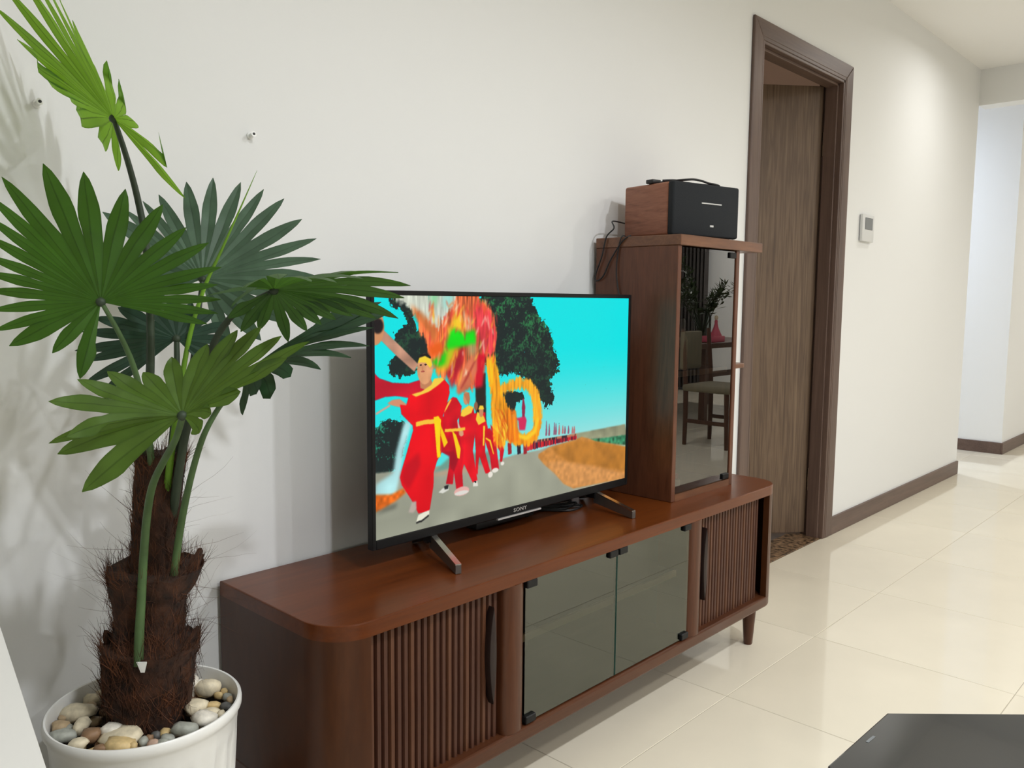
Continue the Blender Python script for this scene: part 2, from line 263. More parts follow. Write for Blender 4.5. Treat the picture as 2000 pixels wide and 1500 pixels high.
# plant geometry in metres (hubs, leaflet tips and bends, stem lines), measured for this palm
LEAVES={'top':{'hub':[0.5465,-0.2184,1.4111],'tips':[([0.5691,-0.2064,1.3577],[0.5577,-0.2123,1.3847]),([0.5751,-0.1567,1.3398],[0.5608,-0.1874,1.3766]),([0.5692,-0.1005,1.3803],[0.5531,-0.1553,1.3899]),([0.5435,-0.0512,1.4304],[0.5464,-0.1353,1.4275]),([0.5283,-0.0437,1.4713],[0.5387,-0.132,1.4438]),([0.4974,-0.03,1.4979],[0.5262,-0.1171,1.4553]),([0.4785,-0.03,1.5238],[0.5198,-0.1081,1.4702]),([0.4707,-0.03,1.5523],[0.5155,-0.1088,1.4843]),([0.4394,-0.03,1.5971],[0.4988,-0.1098,1.5069]),([0.4506,-0.0403,1.6309],[0.4991,-0.1302,1.5198]),([0.4584,-0.0913,1.64],[0.5025,-0.1549,1.5255]),([0.4578,-0.1516,1.6247],[0.5016,-0.1842,1.5196]),([0.4557,-0.2118,1.598],[0.5001,-0.2136,1.5079]),([0.4606,-0.2507,1.5684],[0.5026,-0.2331,1.4934]),([0.469,-0.2802,1.5283],[0.507,-0.2481,1.4729]),([0.4965,-0.3202,1.4552],[0.5256,-0.2735,1.4347]),([0.5115,-0.3421,1.4143],[0.5335,-0.2849,1.4133]),([0.533,-0.3403,1.3826],[0.5437,-0.2829,1.4013]),([0.5785,-0.3537,1.3203],[0.5677,-0.2913,1.3679]),([0.601,-0.339,1.2842],[0.5741,-0.2792,1.3469])],'tf':0.45,'kink':[2,3,4,5,6,15,16,18]},'left':{'hub':[0.4859,-0.299,1.1241],'tips':[([0.5927,-0.4169,1.0929],[0.5396,-0.3577,1.1123]),([0.6096,-0.4179,1.1088],[0.5478,-0.3579,1.1203]),([0.6191,-0.4103,1.1295],[0.5523,-0.3538,1.1306]),([0.6218,-0.3952,1.152],[0.5534,-0.346,1.1417]),([0.6273,-0.3971,1.1785],[0.5563,-0.3468,1.1571]),([0.6218,-0.3711,1.2163],[0.5532,-0.3338,1.1741]),([0.5996,-0.3441,1.2395],[0.5423,-0.3205,1.1848]),([0.5816,-0.305,1.2756],[0.5333,-0.3011,1.2022]),([0.5434,-0.261,1.2988],[0.5146,-0.2796,1.2136]),([0.5005,-0.2116,1.325],[0.4935,-0.2553,1.2265]),([0.4583,-0.165,1.3371],[0.4729,-0.2325,1.2324]),([0.4096,-0.1312,1.3145],[0.4488,-0.2158,1.2217]),([0.389,-0.1434,1.2822],[0.4382,-0.2214,1.2064]),([0.3757,-0.1631,1.2517],[0.4311,-0.2307,1.1917]),([0.3697,-0.1758,1.2221],[0.4279,-0.2368,1.1771]),([0.3647,-0.1896,1.1914],[0.4251,-0.2435,1.1618]),([0.3611,-0.2042,1.1658],[0.4231,-0.2505,1.149]),([0.3609,-0.2077,1.1398],[0.423,-0.2523,1.1358]),([0.3605,-0.2263,1.1112],[0.4226,-0.2614,1.1213]),([0.3616,-0.2317,1.0818],[0.4231,-0.2641,1.1064]),([0.3753,-0.2495,1.06],[0.4301,-0.2732,1.0952]),([0.4207,-0.2846,1.0496],[0.4532,-0.2912,1.0901]),([0.4495,-0.306,1.0119],[0.4678,-0.3021,1.0713])],'tf':0.5},'middle':{'hub':[0.7065,-0.1753,1.1649],'tips':[([0.595,-0.0937,1.114],[0.6506,-0.1339,1.1429]),([0.5851,-0.0779,1.1496],[0.6456,-0.126,1.1608]),([0.5825,-0.0673,1.2032],[0.6443,-0.1206,1.1878]),([0.5886,-0.0477,1.2811],[0.6476,-0.111,1.2268]),([0.6239,-0.0549,1.288],[0.6656,-0.115,1.2299]),([0.6519,-0.0676,1.3041],[0.6797,-0.1215,1.2377]),([0.6768,-0.0774,1.3175],[0.6921,-0.1265,1.2441]),([0.7176,-0.1024,1.3425],[0.7123,-0.1388,1.2562]),([0.7564,-0.1276,1.3518],[0.7315,-0.1512,1.2605]),([0.7959,-0.1558,1.3452],[0.7508,-0.1649,1.257]),([0.8243,-0.1879,1.3324],[0.7648,-0.1806,1.2507]),([0.8491,-0.2167,1.3157],[0.777,-0.1948,1.2426]),([0.8637,-0.2525,1.2774],[0.7843,-0.2126,1.2239]),([0.8737,-0.2831,1.2413],[0.7894,-0.228,1.2063]),([0.8648,-0.3086,1.2032],[0.786,-0.2405,1.1967]),([0.8534,-0.3311,1.1669],[0.781,-0.252,1.1822]),([0.8268,-0.3382,1.126],[0.7677,-0.2566,1.1544]),([0.7882,-0.3171,1.0901],[0.7481,-0.2465,1.1307]),([0.7555,-0.287,1.0586],[0.7316,-0.2313,1.1148]),([0.7172,-0.2497,1.036],[0.7122,-0.2125,1.1034])],'tf':0.52},'right':{'hub':[0.6749,-0.4674,1.1441],'tips':[([0.595,-0.4132,1.1347],[0.6354,-0.4392,1.1501]),([0.599,-0.4785,1.1187],[0.6304,-0.4632,1.1506]),([0.5834,-0.5458,1.1461],[0.6266,-0.5012,1.1643]),([0.6002,-0.606,1.1577],[0.6394,-0.535,1.1761]),([0.6295,-0.6376,1.1547],[0.6568,-0.5542,1.1716]),([0.6641,-0.6452,1.1541],[0.6778,-0.5616,1.1729]),([0.7081,-0.647,1.16],[0.6999,-0.5628,1.1747]),([0.7931,-0.6183,1.1714],[0.7402,-0.5462,1.1794]),([0.8174,-0.6175,1.1529],[0.7528,-0.5466,1.1687]),([0.8226,-0.5965,1.1344],[0.7546,-0.5359,1.1549]),([0.8204,-0.5841,1.1027],[0.7577,-0.5339,1.141]),([0.797,-0.5592,1.1024],[0.7414,-0.5175,1.1345]),([0.7727,-0.533,1.1052],[0.7281,-0.5036,1.1328]),([0.7538,-0.5138,1.0994],[0.7176,-0.4931,1.1283]),([0.738,-0.4982,1.0913],[0.7092,-0.485,1.1228]),([0.7221,-0.4827,1.0817],[0.6985,-0.4746,1.1164]),([0.7008,-0.4626,1.0648],[0.688,-0.4646,1.108]),([0.6704,-0.4277,1.0826],[0.673,-0.4474,1.1168]),([0.6462,-0.4169,1.0803],[0.6609,-0.442,1.1156]),([0.6291,-0.4104,1.1008],[0.6523,-0.4388,1.1256])],'tf':0.45},'behind':{'hub':[0.6275,-0.2384,1.063],'tips':[([0.5301,-0.1629,0.9719],[0.5788,-0.2003,1.0198]),([0.5138,-0.143,0.9894],[0.5706,-0.1903,1.0286]),([0.5156,-0.1397,1.0257],[0.5716,-0.1886,1.0468]),([0.5057,-0.1267,1.0425],[0.5666,-0.1821,1.0552]),([0.516,-0.1329,1.0739],[0.5717,-0.1853,1.071]),([0.536,-0.1361,1.0975],[0.5819,-0.187,1.0828]),([0.5676,-0.1525,1.1147],[0.5978,-0.1954,1.0913]),([0.605,-0.1762,1.1237],[0.6165,-0.2072,1.0957]),([0.6365,-0.1944,1.1283],[0.6322,-0.2163,1.0979]),([0.6632,-0.2233,1.1243],[0.6454,-0.2306,1.0959]),([0.6894,-0.2529,1.1116],[0.6584,-0.2452,1.0896]),([0.7008,-0.2831,1.0887],[0.6641,-0.2603,1.0783]),([0.6969,-0.2978,1.0608],[0.6623,-0.2677,1.0644]),([0.6858,-0.305,1.0314],[0.6568,-0.2715,1.0497]),([0.6659,-0.3018,1.0083],[0.6469,-0.27,1.0381])],'tf':0.55},'front':{'hub':[0.5219,-0.4774,0.968],'tips':[([0.4116,-0.4046,0.8655],[0.4774,-0.4493,0.9375]),([0.3851,-0.3976,0.9206],[0.4532,-0.4356,0.955]),([0.3712,-0.4097,0.9385],[0.441,-0.4357,0.9665]),([0.3846,-0.4369,0.9491],[0.4431,-0.4441,0.9745]),([0.3749,-0.4055,0.9937],[0.4446,-0.4359,0.9907]),([0.4139,-0.399,1.02],[0.4698,-0.441,0.9887]),([0.454,-0.3964,1.0288],[0.4897,-0.4393,0.9941]),([0.4967,-0.4127,1.026],[0.5088,-0.4438,1.0025]),([0.5349,-0.421,1.0467],[0.5248,-0.4448,1.0109]),([0.5764,-0.4477,1.065],[0.5441,-0.4568,1.0197]),([0.6079,-0.4782,1.0854],[0.5595,-0.4717,1.0297]),([0.6323,-0.5032,1.0916],[0.5736,-0.4859,1.0342]),([0.6459,-0.5343,1.0782],[0.5837,-0.5043,1.0323]),([0.6615,-0.5812,1.0716],[0.5971,-0.5329,1.0337]),([0.6272,-0.5774,1.0489],[0.5782,-0.5298,1.0184]),([0.575,-0.5433,1.0032],[0.5509,-0.5121,0.9913]),([0.5453,-0.5162,0.9726],[0.5374,-0.4991,0.9816]),([0.5277,-0.5159,0.9473],[0.5291,-0.5005,0.9632])],'tf':0.6},'lower':{'hub':[0.6564,-0.4079,1.0159],'tips':[([0.854,-0.4988,1.1275],[0.7488,-0.4439,1.0905]),([0.8614,-0.5094,1.1091],[0.755,-0.4511,1.0857]),([0.8302,-0.509,1.0861],[0.7439,-0.4549,1.0795]),([0.8053,-0.5307,1.0579],[0.7349,-0.4684,1.0721]),([0.7662,-0.5355,1.0412],[0.7172,-0.4727,1.0651]),([0.7158,-0.5283,1.0251],[0.6944,-0.4719,1.0551]),([0.6728,-0.5134,1.0158],[0.6746,-0.4671,1.0439]),([0.6444,-0.5026,0.9841],[0.6614,-0.4624,1.0305]),([0.6304,-0.4866,0.9907],[0.649,-0.4506,1.0215]),([0.6148,-0.4746,0.9596],[0.6384,-0.4428,0.9977])],'tf':0.45,'blunt':[6,7,8]}}
PETIOLES={'top':([[0.5469,-0.2192,1.4095],[0.5609,-0.228,1.3503],[0.5723,-0.2342,1.291],[0.581,-0.2388,1.2226],[0.5838,-0.2404,1.1324],[0.581,-0.2435,1.0411],[0.5768,-0.238,0.9484],[0.5804,-0.2157,0.8769],[0.5928,-0.1887,0.8007]],0.004065040650406504,0.008130081300813007),'left':([[0.4869,-0.3002,1.1226],[0.5093,-0.3012,1.0779],[0.5284,-0.299,1.0318],[0.5477,-0.2837,0.9758],[0.5677,-0.2561,0.9091],[0.5825,-0.2301,0.844],[0.5983,-0.1996,0.7659]],0.0032520325203252032,0.0065040650406504065),'middle':([[0.7064,-0.1755,1.1631],[0.6851,-0.1945,1.0795],[0.6573,-0.2217,0.9929],[0.6344,-0.2319,0.9075],[0.6236,-0.2247,0.8283],[0.6133,-0.2182,0.7486]],0.004065040650406504,0.006910569105691057),'right':([[0.6749,-0.4674,1.1441],[0.6628,-0.4277,1.1276],[0.6523,-0.3831,1.1056],[0.6424,-0.342,1.0641],[0.6302,-0.3103,0.9925],[0.6177,-0.2803,0.9063],[0.6089,-0.2618,0.8189],[0.6131,-0.216,0.7122]],0.0036585365853658534,0.008130081300813007),'behind':([[0.6274,-0.2385,1.0613],[0.6208,-0.2483,0.997],[0.6141,-0.2435,0.911],[0.6109,-0.2256,0.8304],[0.6067,-0.2099,0.7573]],0.004471544715447155,0.0065040650406504065),'front':([[0.5225,-0.4779,0.9687],[0.5266,-0.444,0.9301],[0.5303,-0.3949,0.8915],[0.5318,-0.3513,0.8496],[0.5384,-0.3117,0.7974],[0.5396,-0.2897,0.7265],[0.5371,-0.2795,0.6487],[0.5318,-0.2795,0.5905],[0.5274,-0.282,0.5413]],0.004471544715447155,0.007723577235772358),'lower':([[0.6564,-0.4079,1.0159],[0.6378,-0.3929,0.9838],[0.6203,-0.379,0.9518],[0.6046,-0.3679,0.9142],[0.5992,-0.3411,0.8581],[0.5954,-0.3167,0.7964],[0.5957,-0.2899,0.7315],[0.5918,-0.2744,0.6594]],0.0032520325203252032,0.0065040650406504065),'spear':([[0.7385,-0.3149,1.3443],[0.7141,-0.2987,1.2785],[0.6884,-0.2815,1.2101],[0.6656,-0.266,1.1502],[0.644,-0.2544,1.0734],[0.6238,-0.2539,0.9801],[0.6055,-0.2614,0.8969],[0.5995,-0.2506,0.8272],[0.6101,-0.2089,0.7385]],0.0002032520325203252,0.006910569105691057)}
TRUNK={'core':[([0.561,-0.2293,0.4231],0.0552),([0.5672,-0.2269,0.4837],0.0609),([0.5759,-0.2197,0.5961],0.0539),([0.5865,-0.2182,0.6827],0.0383),([0.5947,-0.2142,0.7692],0.0365),([0.6029,-0.2127,0.8384],0.0383),([0.6079,-0.2136,0.8688],0.0391)],'low':[([0.562,-0.2334,0.4024],0.0326),([0.5625,-0.2315,0.4188],0.0552),([0.5637,-0.2283,0.449],0.0678),([0.5657,-0.2253,0.4836],0.0717),([0.5701,-0.2249,0.5183],0.073),([0.5745,-0.2252,0.5486],0.0774)],'up':[([0.5706,-0.2217,0.5442],0.0565),([0.5753,-0.219,0.5961],0.0548),([0.5776,-0.2164,0.6307],0.06),([0.5821,-0.2179,0.6524],0.0696),([0.5866,-0.2193,0.6758],0.0774)]}
PEBBLES=[(0.5314,-0.0919,0.013,0.0102),(0.521,-0.1326,0.0093,0.0056),(0.5045,-0.1009,0.0149,0.0121),(0.4751,-0.1485,0.026,0.0139),(0.4656,-0.2006,0.0102,0.0158),(0.4669,-0.2428,0.0139,0.0139),(0.4326,-0.2126,0.0176,0.0111),(0.4325,-0.1744,0.0121,0.0121),(0.448,-0.14,0.0074,0.0056),(0.449,-0.1888,0.0074,0.0056),(0.4406,-0.255,0.0149,0.0102),(0.4949,-0.2563,0.0204,0.0121),(0.496,-0.2826,0.0306,0.0102),(0.4852,-0.3032,0.0214,0.0102),(0.4618,-0.2911,0.0102,0.0065),(0.518,-0.315,0.0065,0.0084),(0.5255,-0.3349,0.0084,0.0051),(0.5529,-0.3159,0.0088,0.0065),(0.5471,-0.335,0.0102,0.0051),(0.5361,-0.3433,0.0093,0.0042),(0.5666,-0.3247,0.0084,0.0074),(0.5767,-0.3351,0.0186,0.013),(0.6138,-0.326,0.0204,0.0139),(0.6213,-0.2785,0.0176,0.0149),(0.6499,-0.2067,0.0102,0.0204),(0.671,-0.2282,0.0204,0.0158),(0.6909,-0.1778,0.0084,0.0084),(0.6981,-0.1917,0.0042,0.0056),(0.6376,-0.3064,0.0139,0.0084),(0.6504,-0.2853,0.0111,0.0065),(0.6445,-0.3246,0.0065,0.0065),(0.665,-0.3031,0.0093,0.006),(0.6825,-0.2738,0.0074,0.0051),(0.6934,-0.2512,0.0065,0.0046),(0.698,-0.2112,0.0046,0.0037),(0.6989,-0.2283,0.0056,0.0042),(0.6846,-0.2879,0.0046,0.0065),(0.6752,-0.2572,0.0074,0.0046),(0.5005,-0.1378,0.0102,0.0056),(0.5005,-0.3189,0.0056,0.0056),(0.5279,-0.3128,0.0056,0.0046),(0.5384,-0.3136,0.0065,0.0046)]
# ------------------------------------------------------------------ room shell
def slab(name,mat,*boxes):
    m=MB()
    for b in boxes: m.box(*b)
    return struct(m.build(name,mat))
XL,XR,YF=-2.6,9.4,-5.4
slab('floor_base',M_grout,(XL,XR,YF,0.0,-.12,-.0012),(6.06,7.1,0,3.0,-.12,-.0012))
floor=bpy.data.objects['floor_base']; floor.name='floor'
slab('wall_back',M_wall,(XL,3.075,0,.11,0,ZC),(3.912,6.06,0,.11,0,ZC),(3.075,3.912,0,.11,2.165,ZC))
slab('wall_corridor',M_wall,(7.1,XR,-.03,3.0,0,2.70))
slab('wall_corridor_end',M_wall,(5.95,7.2,3.0,3.1,0,2.70))
slab('wall_corridor_left',M_wall,(5.95,6.06,.11,3.0,0,2.70))
slab('wall_lintel',M_wall,(6.06,6.2,YF,0.0,2.405,2.70))
slab('wall_left',M_wall,(XL-.1,XL,YF,.1,0,ZC))
slab('wall_front',M_wall,(XL,XR,YF-.1,YF,0,2.70))
slab('wall_right',M_wall,(XR,XR+.1,YF,0,0,2.70))
slab('ceiling',M_ceil,(XL,6.06,YF,0.11,ZC,ZC+.08))
slab('ceiling_corridor',M_ceil,(6.2,XR,YF,0,2.70,2.78),(6.06,7.1,0,3.0,2.70,2.78))
# the dim room behind the open door
slab('floor_bedroom',M_tilegrey,(2.4,5.9,.05,3.2,-.1,0))
slab('ceiling_bedroom',mat('bedroom_ceiling_paint',(.70,.60,.52,1),.8),(2.4,5.9,.11,3.2,2.40,2.48))
slab('wall_bedroom_back',M_wall,(2.4,5.9,3.2,3.3,0,2.48))
slab('wall_bedroom_left',M_wall,(2.3,2.4,.11,3.2,0,2.48))
slab('wall_bedroom_right',M_wall,(5.85,5.95,.11,3.2,0,2.48))
# floor tiles, each a piece of the floor
full={}
def tile(x0,x1,y0,y1,k):
    w,h=x1-x0,y1-y0; key=(round(w,3),round(h,3),k)
    if key not in full:
        g=.0011
        o=MB().box(g,w-g,g,h-g,-.009,0,bev=.0009,seg=1).build('tile',(M_tile,M_tile_b)[k],floor); full[key]=o
        o.location=(x0,y0,0)
    else:
        o=dup(full[key],floor); o.location=(x0,y0,0)
TX,TY=.3067,-.4798
rnd=random.Random(3)
for i in range(-5,16):
    for j in range(-6,10):
        x0,x1=TX+.6*i,TX+.6*(i+1); y1=TY-.6*(j-1); y0=y1-.6
        x0,x1=max(x0,XL),min(x1,XR)
        if x1-x0<.05: continue
        k=rnd.randint(0,1)
        if y0>=-.02:
            if x1<=6.06 or x0>=7.1 or y0>2.9: continue
            tile(max(x0,6.06),min(x1,7.1),y0,min(y1,3.0),k)
        else:
            if y0<YF: y0=YF
            if y1-y0<.05: continue
            if y1>0:
                if x1<=6.06: y1=0
                elif x0>=7.1: y1=-.03
            tile(x0,x1,y0,y1,k)
# marble threshold
m=MB().box(3.083,3.905,.0,.15,-.03,.004,bev=.002,seg=1); struct(m.build('trim_1',M_marble))['label']='brown speckled marble threshold of the doorway'
# skirting boards
def base(name,*bx):
    m=MB()
    for b in bx: m.box(*b,bev=.002,seg=1)
    return struct(m.build(name,M_trimh))
base('baseboard_back',(3.978,6.06,-.013,0,0,.088))
base('baseboard_back_left',(XL,3.02,-.011,0,0,.088))
base('baseboard_right',(7.087,7.1,-.03,3.0,0,.088),(7.087,XR,-.043,-.03,0,.088))
# ------------------------------------------------------------------ door
door=bpy.data.objects.new('door_1',None); COL.objects.link(door); door.location=(3.494,0,0); door['kind']='structure'
YC=-.014
def cas(poly,y0,y1,mt):
    # polygon in (x,z), extruded in y
    Mx=Matrix(((1,0,0,0),(0,0,-1,0),(0,1,0,0),(0,0,0,1)))
    return MB().prism(poly,-y1,-y0,bev=.003,seg=1,M=Mx).build('casing',mt,door)
cas([(3.019,0),(3.083,0),(3.083,2.158),(3.019,2.222)],YC,.0,M_trim)
cas([(3.905,0),(3.980,0),(3.980,2.222),(3.905,2.158)],YC,.0,M_trim)
cas([(3.019,2.222),(3.083,2.158),(3.905,2.158),(3.980,2.222)],YC,.0,M_trimh)
def jamb(*bx,mt=M_trim):
    m=MB()
    for b in bx: m.box(*b,bev=.002,seg=1)
    return m.build('jamb',mt,door)
jamb((3.066,3.092,-.012,.11,0,2.158),(3.092,3.104,-.012,.07,0,2.146))
jamb((3.896,3.915,-.012,.11,0,2.158),(3.882,3.896,-.010,.07,0,2.146),(3.870,3.882,.012,.07,0,2.134))
jamb((3.083,3.905,-.012,.11,2.146,2.168),(3.092,3.896,-.010,.07,2.134,2.146),(3.104,3.882,.012,.07,2.122,2.134),mt=M_trimh)
leaf=MB().box(-.795,-.004,0,.04,.012,2.135,bev=.002,seg=1).build('door_leaf',M_door)
leaf.parent=door; leaf.location=(3.893-3.494,.082,0); leaf.rotation_euler=(0,0,math.radians(-41))
for z in (1.87,.28):
    h=MB().box(-.002,.004,-.008,.03,z-.055,z+.055).tube([(.002,-.008,z-.055),(.002,-.008,z+.055)],.006,10,1).build('hinge',M_steel,None); h.parent=leaf; h['label']='steel butt hinge'
hd=MB().tube([(-.73,-.0,1.0),(-.73,-.045,1.0),(-.62,-.045,1.0)],.009,10,3).box(-.755,-.705,-.006,0,.9,1.1).build('handle',M_steel,None); hd.parent=leaf

# ------------------------------------------------------------------ wall fittings
t=thing('thermostat','white wall thermostat with grey display right of the doorway','thermostat',(4.242,0,1.44))
MB().box(4.168,4.318,-.018,-.004,1.437,1.568,bev=.003).build('housing',M_thermo,t,30)
MB().box(4.172,4.314,-.004,0,1.44,1.565).build('back_plate',M_thermo_s,t)
MB().box(4.198,4.296,-.0195,-.0175,1.495,1.553,bev=.001,seg=1).build('display',M_screen_grey,t)
for x,z,lb in ((.505,1.459,'small white wall hook at far left above the palm'),(.904,1.464,'small white wall hook high on wall above palm and television')):
    h=thing('wall_hook',lb,'hook',(x,0,z),'white hooks on the wall')
    MB().lathe([(.007,0),(.007,.003),(.004,.004)],14,M=Matrix.Translation((x,0,z))@Matrix.Rotation(math.pi/2,4,'X')).build('base',M_wplast,h,30)
    MB().tube([(x,-.003,z),(x,-.012,z+.001),(x,-.018,z+.002)],[.004,.0045,.006],12,3).build('peg',M_wplast,h,50)
    MB().lathe([(.0028,0),(.0028,.0008)],10,M=Matrix.Translation((x,-.0179,z+.002))@Matrix.Rotation(math.pi/2,4,'X')).build('peg_hole',M_blackm,h)
t=thing('wall_socket','white wall socket plate behind the black-fronted speaker','socket',(2.60,0,1.47))
MB().box(2.55,2.66,-.010,0,1.45,1.53,bev=.003).build('plate',M_wplast,t,30)
p=thing('plug_adapter','white plug adapter pushed into the socket beside the speaker','plug',(2.62,-.012,1.46))
MB().box(2.59,2.65,-.045,-.0105,1.46,1.515,bev=.005).build('body',M_wplast,p,30)
MB().box(2.612,2.665,-.075,-.045,1.44,1.478,bev=.004).build('prong_block',M_wplast,p,30)
tag(MB().tube([(2.64,-.07,1.445),(2.66,-.075,1.40),(2.60,-.10,1.392),(2.62,-.13,1.38),(2.635,-.16,1.352),(2.60,-.18,1.331),(2.50,-.20,1.328),(2.42,-.18,1.328)],.0055,10,6).build('white_cable',M_wplast,None,60),'thick white cable looping beside the speaker onto the shelf','cable')
tag(MB().tube([(2.43,-.02,.62),(2.47,-.04,.585),(2.475,-.07,.556),(2.452,-.12,.5515),(2.445,-.16,.5515)],.003,8,6).build('thin_white_cable',M_wplast,None,60),'thin white cable curling at the foot of the tall cabinet','cable')

# ------------------------------------------------------------------ low tambour cabinet
CX0,CX1,CYB,CYF,CZ0,CZ1=.806,2.562,-.014,-.410,.148,.548
cab=thing('media_cabinet','long low walnut brown cabinet with tambour and glass doors under the television','cabinet',(1.68,-.21,0))
def rounded(x0,x1,yb,yf,r,n=10):
    P=[(x0,yb)]
    P+=[(x0+r-r*math.cos(a),yf+r-r*math.sin(a)) for a in [math.pi/2*i/n for i in range(n+1)]]
    P+=[(x1-r+r*math.sin(a),yf+r-r*math.cos(a)) for a in [math.pi/2*i/n for i in range(n+1)]]
    P+=[(x1,yb)]
    return P[::-1] if False else P
RC=.088
MB().prism(rounded(CX0,CX1,CYB,CYF,RC),CZ1-.030,CZ1,bev=.0025,seg=2,top_only=True).build('top_panel',M_top,cab,20)
MB().prism(rounded(CX0,CX1,CYB,CYF,RC),CZ0,CZ0+.034,bev=.005,seg=2).build('bottom_panel',M_front,cab,20)
def endp(left):
    n=10; P=[]
    arc=[math.pi/2*i/n for i in range(n+1)]; ri=RC-.02
    cx,cy=CX0+RC,CYF+RC
    P=[(CX0,CYB)]+[(cx-RC*math.cos(a),cy-RC*math.sin(a)) for a in arc]+[(cx-ri*math.cos(a),cy-ri*math.sin(a)) for a in arc[::-1]]+[(CX0+.02,CYB)]
    if not left: P=[(CX0+CX1-x,y) for x,y in P][::-1]
    return MB().prism(P,CZ0+.034,CZ1-.030).build('end_panel',M_side,cab,30)
endp(True); endp(False)
MB().box(CX0+.02,CX1-.02,CYB-.006,CYB,CZ0+.034,CZ1-.03).build('back_panel',M_dark,cab)
for x0,x1 in ((1.254,1.319),(2.006,2.074)):
    n=10; cx=(x0+x1)/2; hw=(x1-x0)/2
    P=[(x0,-.30),(x0,-.392)]+[(cx-hw*math.cos(math.pi*i/n),-.392-.02*math.sin(math.pi*i/n)) for i in range(1,n)]+[(x1,-.392),(x1,-.30)]
    MB().prism(P,CZ0+.034,CZ1-.030).build('post',M_vert,cab,30)
    MB().box(cx-.009,cx+.009,-.30,CYB-.006,CZ0+.034,CZ1-.03).build('partition',M_dark,cab)
sh=MB().box(1.296,2.03,-.355,CYB-.006,.352,.370).build('shelf',M_dark,cab)
MB().box(1.296,2.03,-.362,-.355,.352,.370).build('shelf_edge',M_shelf,sh,0,'pale front edge of the inner shelf')
slat_proto={}
def tambour(x0,x1,hx,n):
    d=empty('tambour_door',cab)
    MB().box(x0-.006,x1+.006,-.374,-.368,CZ0+.034,CZ1-.03).build('backing',M_darkrec,d)
    pit=(x1-x0)/n
    for i in range(n):
        k=i%3==1
        if (k,n) not in slat_proto:
            w=pit*.80
            P=[(-w/2,-.374),(-w/2,-.383),(-w*.3,-.388),(w*.3,-.388),(w/2,-.383),(w/2,-.374)]
            o0=origin(d)
            s=MB().prism([(x+o0.x,y) for x,y in P],CZ0+.034,CZ1-.03).build('slat',(M_slat,M_slat2)[k],d,40); slat_proto[(k,n)]=s
            s.location.x=x0+pit*(i+.5)-o0.x
        else:
            s=dup(slat_proto[(k,n)],d); s.location.x=x0+pit*(i+.5)-origin(cab).x
    # boat-shaped pull, standing on edge
    zc,hh=.375,.108; N=14
    L=[(hx-.0125*math.sin(math.pi*i/N)**.8,zc-hh+2*hh*i/N) for i in range(N+1)]+[(hx+.0085*math.sin(math.pi*i/N)**.8,zc+hh-2*hh*i/N) for i in range(1,N)]
    Mx=Matrix(((1,0,0,0),(0,0,-1,0),(0,1,0,0),(0,0,0,1)))
    MB().prism(L,.384,.405,bev=.0025,seg=2,M=Mx).build('handle',M_darkrec,d,40,'long boat-shaped dark wooden pull')
    return d
tambour(.887,1.250,1.222,22)
tambour(2.080,2.446,2.098,22)
for gx0,gx1,clips in ((1.322,1.6605,((1.338,.508),(1.642,.508),(1.338,.194))),(1.6640,2.003,((1.682,.508),(1.986,.508),(1.986,.194)))):
    g=raw('glass_door',[(gx0,-.402,CZ0+.038),(gx1,-.402,CZ0+.038),(gx1,-.402,CZ1-.034),(gx0,-.402,CZ1-.034)],[(0,1,2,3)],M_glass,cab)
    MB().box(gx1-.0012 if gx0<1.5 else gx0,gx1 if gx0<1.5 else gx0+.0012,-.4025,-.3965,CZ0+.038,CZ1-.034).build('glass_edge',M_gedge,g)
    for x,z in clips:
        MB().box(x-.017,x+.017,-.410,-.390,z-.009,z+.009,bev=.002,seg=1).build('hinge_clip',M_black,g,0)
for x,y in ((.90,-.345),(2.492,-.345),(.90,-.07),(2.492,-.07)):
    MB().lathe([(.012,0),(.0145,.004),(.024,.140),(.026,.150)],20,c=(x,y,0)).build('leg',M_vert,cab,40)

# ------------------------------------------------------------------ tall glass-fronted cabinet
TX0,TX1,TYB,TYF,TZ1=2.054,2.412,-.016,-.308,1.293
tow=thing('display_cabinet','tall narrow brown display cabinet with smoked glass door standing on low cabinet','cabinet',(2.25,-.16,CZ1))
MB().box(TX0,TX0+.020,TYF,TYB,CZ1,TZ1,bev=.0015,seg=1).build('side_panel',M_tower,tow)
MB().box(TX1-.020,TX1,TYF,TYB,CZ1,TZ1,bev=.0015,seg=1).build('side_panel',M_tower,tow)
MB().box(TX0-.002,2.541,TYF-.010,TYB,TZ1,TZ1+.030,bev=.0015,seg=1).build('top_slab',M_towerh,tow)
MB().box(TX0+.02,TX1-.02,TYB-.006,TYB,CZ1,TZ1).build('back_panel',M_dark,tow)
MB().box(TX0+.02,TX1-.02,TYF,TYB-.006,CZ1,CZ1+.020).build('bottom_rail',M_towerh,tow)
si=MB().box(TX0+.02,TX1-.02,TYF+.025,TYB-.006,.912,.928).build('inner_shelf',M_dark,tow)
MB().box(TX0+.02,TX1-.02,TYF+.020,TYF+.025,.912,.928).build('shelf_edge',M_shelf,si)
n=8; P=[(TX1,TYB),(TX1,-.284),(2.505,-.284)]+[(2.505+.025*math.sin(math.pi/2*i/n),-.259-.025*math.cos(math.pi/2*i/n)) for i in range(1,n+1)]+[(2.530,TYB)]
MB().prism(P,.918,.933,bev=.002,seg=1).build('side_shelf',M_towerh,tow,30)
g=raw('glass_door',[(TX0+.0215,TYF+.004,CZ1+.022),(TX1-.0215,TYF+.004,CZ1+.022),(TX1-.0215,TYF+.004,TZ1-.004),(TX0+.0215,TYF+.004,TZ1-.004)],[(0,1,2,3)],M_glass2,tow)
for z in (TZ1-.016,CZ1+.032): MB().box(TX1-.062,TX1-.024,TYF-.002,TYF+.014,z-.009,z+.009,bev=.002,seg=1).build('hinge_clip',M_black,g)
